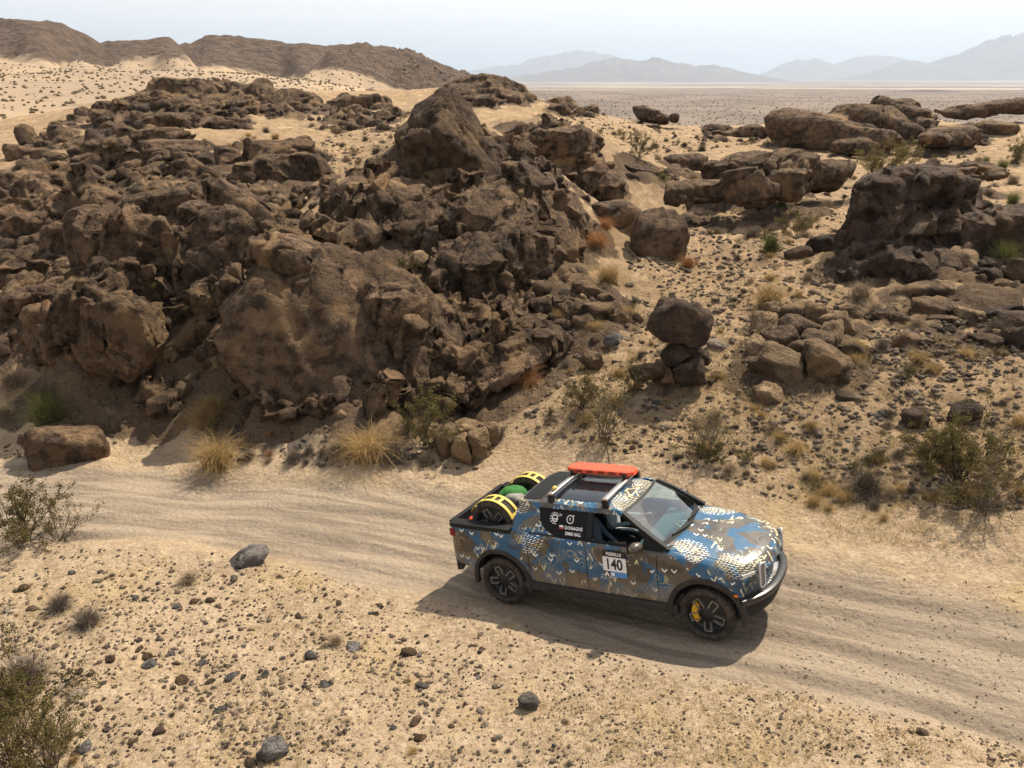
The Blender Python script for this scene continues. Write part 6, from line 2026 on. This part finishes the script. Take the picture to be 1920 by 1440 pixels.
# roof bars
for xb in (-.80, .14):
    bar = sweep('roof_crossbar', [(xb, y, 1.945) for y in np.linspace(-.66, .66, 13)], [(-.045, -.018), (.045, -.018), (.045, .012), (.030, .020), (.012, .020), (.010, .010), (-.010, .010), (-.012, .020), (-.030, .020), (-.045, .012)], M_alloy, truck, up=(0, 0, 1))
    for s in (-1, 1):
        box('crossbar_foot', xb - .05, xb + .05, min(s * .60, s * .675), max(s * .60, s * .675), 1.80, 1.93, M_black, bar, .012)
    box('board_clamp', xb - .02, xb + .02, .12, .16, 1.955, 2.06, M_black, bar, .006)
    box('board_clamp', xb - .02, xb + .02, .50, .54, 1.955, 2.06, M_black, bar, .006)
for s in (-1, 1):
    for sy in (-1, 1): box('bed_rail', -2.66, -1.47, min(sy * .755, sy * .962), max(sy * .755, sy * .962), 1.30, 1.374, M_black, truck, .004) if s > 0 else None
box('tailgate_cap', -2.735, -2.645, -.86, .86, 1.335, 1.368, M_black, truck, .008)

# ------------------------------------------------------------------ things carried by the truck
TM = Matrix.Translation(TRUCK_LOC) @ Euler(TRUCK_ROT).to_matrix().to_4x4()
def on_truck(name, loc, label, cat, group=None, rot=(0, 0, 0)):
    o = empty(name, (0, 0, 0), label, cat, group)
    o.matrix_world = TM @ Matrix.Translation(loc) @ Euler(rot).to_matrix().to_4x4()
    return o
for k, (y, lab) in enumerate(((.30, 'upper orange recovery board strapped flat on the far side of the roof bars'), )):
    b = on_truck('recovery_board', (-.33, .34, 2.00), 'pair of stacked orange recovery boards clamped to the roof bars', 'recovery board')
    bm = bmesh.new(); L, Wd = .60, .165
    for lay in range(2):
        z0 = lay * .034; outl = [(-L, -.09), (-L + .10, -Wd), (L - .10, -Wd), (L, -.09), (L, .09), (L - .10, Wd), (-L + .10, Wd), (-L, .09)]
        lo = [bm.verts.new((x, y_, z0)) for x, y_ in outl]; hi = [bm.verts.new((x * .985, y_ * .94, z0 + .027)) for x, y_ in outl]
        bm.faces.new(lo); bm.faces.new(hi)
        for i in range(8): bm.faces.new((lo[i], lo[(i + 1) % 8], hi[(i + 1) % 8], hi[i]))
    link('board', bm_mesh(bm, 'board', 25), b, M_orange)
    M_stud = plain('worn_orange_stud', (0.85, 0.30, 0.18), 0.5)
    bm = bmesh.new()
    for i in range(20):
        for j in range(5):
            x, y_ = -L + .10 + i * (2 * L - .2) / 19, -.12 + j * .06
            bmesh.ops.create_cone(bm, segments=6, radius1=.022, radius2=.013, depth=.030, cap_ends=True, matrix=Matrix.Translation((x, y_, .070)))
    o = link('studs', bm_mesh(bm, 'studs'), b, M_stud); o['kind'] = 'stuff'
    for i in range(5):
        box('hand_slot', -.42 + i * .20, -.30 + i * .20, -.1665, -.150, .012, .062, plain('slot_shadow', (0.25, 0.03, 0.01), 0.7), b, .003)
for (x, y, lab) in ((-1.98, -.56, 'spare wheel upright in the truck bed on the side nearest the camera'), (-1.92, .56, 'spare wheel upright in the truck bed on the side away from the camera')):
    w = on_truck('spare_wheel', (x, y, 1.30), lab, 'wheel', 'spare wheels in the truck bed', (0, 0, math.pi if y < 0 else math.pi))
    wheel_parts(w, .15)
    st = on_truck('tyre_strap', (x, y, 1.30), 'yellow ladder strap over the spare wheel ' + ('near the camera' if y < 0 else 'on the far side of the bed'), 'strap', 'straps over the spare wheels')
    ang = np.linspace(math.radians(18), math.radians(152), 22)
    for yy in (-.10, .10):
        sweep('strap_band', [(.432 * math.cos(a), yy, .432 * math.sin(a)) for a in ang], rectp(.05, .012), M_yellow, st, up=(0, 1, 0)) if False else \
        sweep('strap_band', [(.432 * math.cos(a), yy, .432 * math.sin(a)) for a in ang], rectp(.012, .062), M_yellow, st, up=(0, 1, 0))
    for a in (math.radians(24), math.radians(68), math.radians(85), math.radians(128), math.radians(148)):
        c, s = math.cos(a), math.sin(a)
        sweep('strap_rung', [(.432 * c, yy, .432 * s) for yy in (-.10, .10)], rectp(.05, .012), M_yellow, st, up=(c, 0, s))
def lump(name, loc, r, label, cat, mat, seed, grey=None):
    o = on_truck(name, loc, label, cat)
    d, F = ICO[4]
    v = d * np.array(r) * (1 + .16 * fbm(d * 1.8 + seed, 3, seed) + .05 * fbm(d * 6 + seed, 2, seed))[:, None]
    v[:, 2] = np.maximum(v[:, 2], -r[2] * .7)
    link('bag_body', mesh_from('bag_body', v, F), o, mat)
    if grey:
        v2 = d * np.array(r) * .72 * (1 + .2 * fbm(d * 1.5 + seed + 4, 3, seed + 4))[:, None] + np.array([.12, -.16, .02])
        link('bag_flap', mesh_from('bag_flap', v2, F), o, grey)
    return o
lump('duffel_bag', (-1.98, .10, 1.42), (.30, .24, .26), 'bright green soft bag with a grey flap between the spare wheels', 'bag', M_green, 3, M_greycl)
lump('grey_bag', (-1.66, .02, 1.22), (.18, .28, .18), 'crumpled grey soft bag against the cab in the truck bed', 'bag', M_greycl, 9)
lump('orange_strap_bundle', (-2.42, -.55, 1.26), (.12, .10, .09), 'small orange strap bundle in the rear corner of the truck bed', 'strap', M_orange, 14)
lump('white_pouch', (-2.40, -.28, 1.20), (.10, .12, .14), 'small white pouch behind the near spare wheel in the bed', 'pouch', M_white, 17)
lump('yellow_buckle', (-.80, -.50, 1.985), (.04, .05, .035), 'small yellow buckle on the near end of the rear roof bar', 'buckle', M_yellow, 21)

def person(loc, label, shirt, hands, head_turn):
    root = on_truck('person', loc, label, 'person')
    V = {'pel': (0, 0, .10), 'bel': (-.02, 0, .26), 'che': (-.06, 0, .44), 'nek': (-.07, 0, .60), 'hd0': (-.05, 0, .68), 'hd1': (-.045, 0, .80)}
    Rr = {'pel': (.16, .13), 'bel': (.15, .11), 'che': (.17, .12), 'nek': (.055, .055), 'hd0': (.075, .085), 'hd1': (.072, .09)}
    E = [('pel', 'bel'), ('bel', 'che'), ('che', 'nek'), ('nek', 'hd0'), ('hd0', 'hd1')]
    for s, nm in ((-1, 'r'), (1, 'l')):
        V.update({'sh' + nm: (-.06, s * .18, .50), 'el' + nm: (.06, s * .25, .26), 'wr' + nm: hands[0 if s < 0 else 1], 'hp' + nm: (.02, s * .09, .08), 'kn' + nm: (.42, s * .12, .14), 'an' + nm: (.66, s * .12, -.20)})
        h = np.array(hands[0 if s < 0 else 1]); V['pa' + nm] = tuple(h + np.array([.07, 0, .03]))
        Rr.update({'sh' + nm: (.06, .06), 'el' + nm: (.045, .045), 'wr' + nm: (.03, .03), 'pa' + nm: (.035, .02), 'hp' + nm: (.09, .09), 'kn' + nm: (.065, .065), 'an' + nm: (.045, .045)})
        E += [('che', 'sh' + nm), ('sh' + nm, 'el' + nm), ('el' + nm, 'wr' + nm), ('wr' + nm, 'pa' + nm), ('pel', 'hp' + nm), ('hp' + nm, 'kn' + nm), ('kn' + nm, 'an' + nm)]
        for f in range(5):
            dy = (f - 2) * .016; ln = (.05, .07, .075, .07, .055)[f]
            if f == 0: a, b = h + np.array([.04, s * -.03, .03]), h + np.array([.07, s * -.055, .05])
            else: a, b = h + np.array([.07, dy, .03]) + np.array([ln * .55, 0, .02]), h + np.array([.07, dy, .03]) + np.array([ln * .8, 0, -.02])
            V['f%s%da' % (nm, f)] = tuple(a); V['f%s%db' % (nm, f)] = tuple(b)
            Rr['f%s%da' % (nm, f)] = (.009, .009); Rr['f%s%db' % (nm, f)] = (.008, .008)
            E += [('pa' + nm, 'f%s%da' % (nm, f)), ('f%s%da' % (nm, f), 'f%s%db' % (nm, f))]
    keys = list(V)
    me = bpy.data.meshes.new('figure'); me.from_pydata([V[k] for k in keys], [(keys.index(a), keys.index(b)) for a, b in E], [])
    o = bpy.data.objects.new('figure', me); COL.objects.link(o)
    md = o.modifiers.new('skin', 'SKIN'); md2 = o.modifiers.new('sub', 'SUBSURF'); md2.levels = 2; md2.render_levels = 2
    for i, k in enumerate(keys):
        me.skin_vertices[0].data[i].radius = Rr[k]
        me.skin_vertices[0].data[i].use_root = (k == 'pel')
    dg = bpy.context.evaluated_depsgraph_get()
    res = bpy.data.meshes.new_from_object(o.evaluated_get(dg)); bpy.data.objects.remove(o)
    res.materials.clear(); res.materials.append(shirt); res.materials.append(M_skin); res.materials.append(M_liner)
    hw = [np.array(h) for h in hands]
    for p in res.polygons:
        c = np.array(p.center)
        p.use_smooth = True
        if c[2] > .575 and abs(c[1]) < .13: p.material_index = 1
        elif min(np.linalg.norm(c - h - np.array([.05, 0, .02])) for h in hw) < .13: p.material_index = 1
        elif c[2] < .16 : p.material_index = 2
    link('body', res, root)
    hd = np.array([-.045, 0, .745])
    d, F = ICO[4]
    v = d * np.array([.095, .078, .118])
    v[:, 0] += np.where((np.abs(d[:, 1]) < .16) & (d[:, 0] > .8) & (d[:, 2] < .15) & (d[:, 2] > -.25), .016, 0)
    v[:, 0] -= np.where((np.abs(np.abs(d[:, 1]) - .35) < .16) & (d[:, 0] > .6) & (np.abs(d[:, 2] - .10) < .12), .010, 0)
    link('head', mesh_from('head', v + hd, F), root, M_skin)
    hm = (d[:, 2] > .45) | (d[:, 0] < -.15)
    v2 = v * 1.09; v2 = np.where(hm[:, None], v2, v * .96)
    link('hair', mesh_from('hair', v2 + hd, F), root, M_hair)
    for s in (-1, 1):
        link('eye', mesh_from('eye', ICO[2][0] * .012 + hd + np.array([.082, s * .03, .012]), ICO[2][1]), root, M_ink)
        link('ear', mesh_from('ear', ICO[2][0] * np.array([.02, .012, .03]) + hd + np.array([-.005, s * .078, 0]), ICO[2][1]), root, M_skin)
    link('mouth', mesh_from('mouth', ICO[2][0] * np.array([.008, .026, .007]) + hd + np.array([.088, 0, -.055]), ICO[2][1]), root, M_rednp)
    return root
person((-.22, .38, .86), 'person in a pale shirt holding the steering wheel', M_shirt_w, ((.50, -.14, .34), (.50, .14, .34)), 0)
person((-.22, -.38, .86), 'person in a grey blue shirt in the passenger seat by the open window', M_shirt_g, ((.34, -.10, .16), (.34, .12, .14)), 0)
# ------------------------------------------------------------------ haze
def haze():
    t = NT('desert_haze')
    v = t.n('ShaderNodeVolumePrincipled')
    v.inputs['Color'].default_value = (0.72, 0.84, 1.0, 1)
    v.inputs['Density'].default_value = HAZE_DENSITY
    v.inputs['Anisotropy'].default_value = 0.25
    t.t.links.new(v.outputs[0], t.out.inputs['Volume'])
    bm = bmesh.new()
    bmesh.ops.create_cube(bm, size=1)
    for vv in bm.verts:
        vv.co = Vector((vv.co.x * 100000, vv.co.y * 100000, -40 + (vv.co.z + 0.5) * 1300))
    me = bpy.data.meshes.new('haze'); bm.to_mesh(me); bm.free()
    o = link('haze', me, None, t.mat)
    tag(o, 'thin pale haze lying over the whole desert', kind='stuff')
HAZE_DENSITY = 9.0e-5
haze()
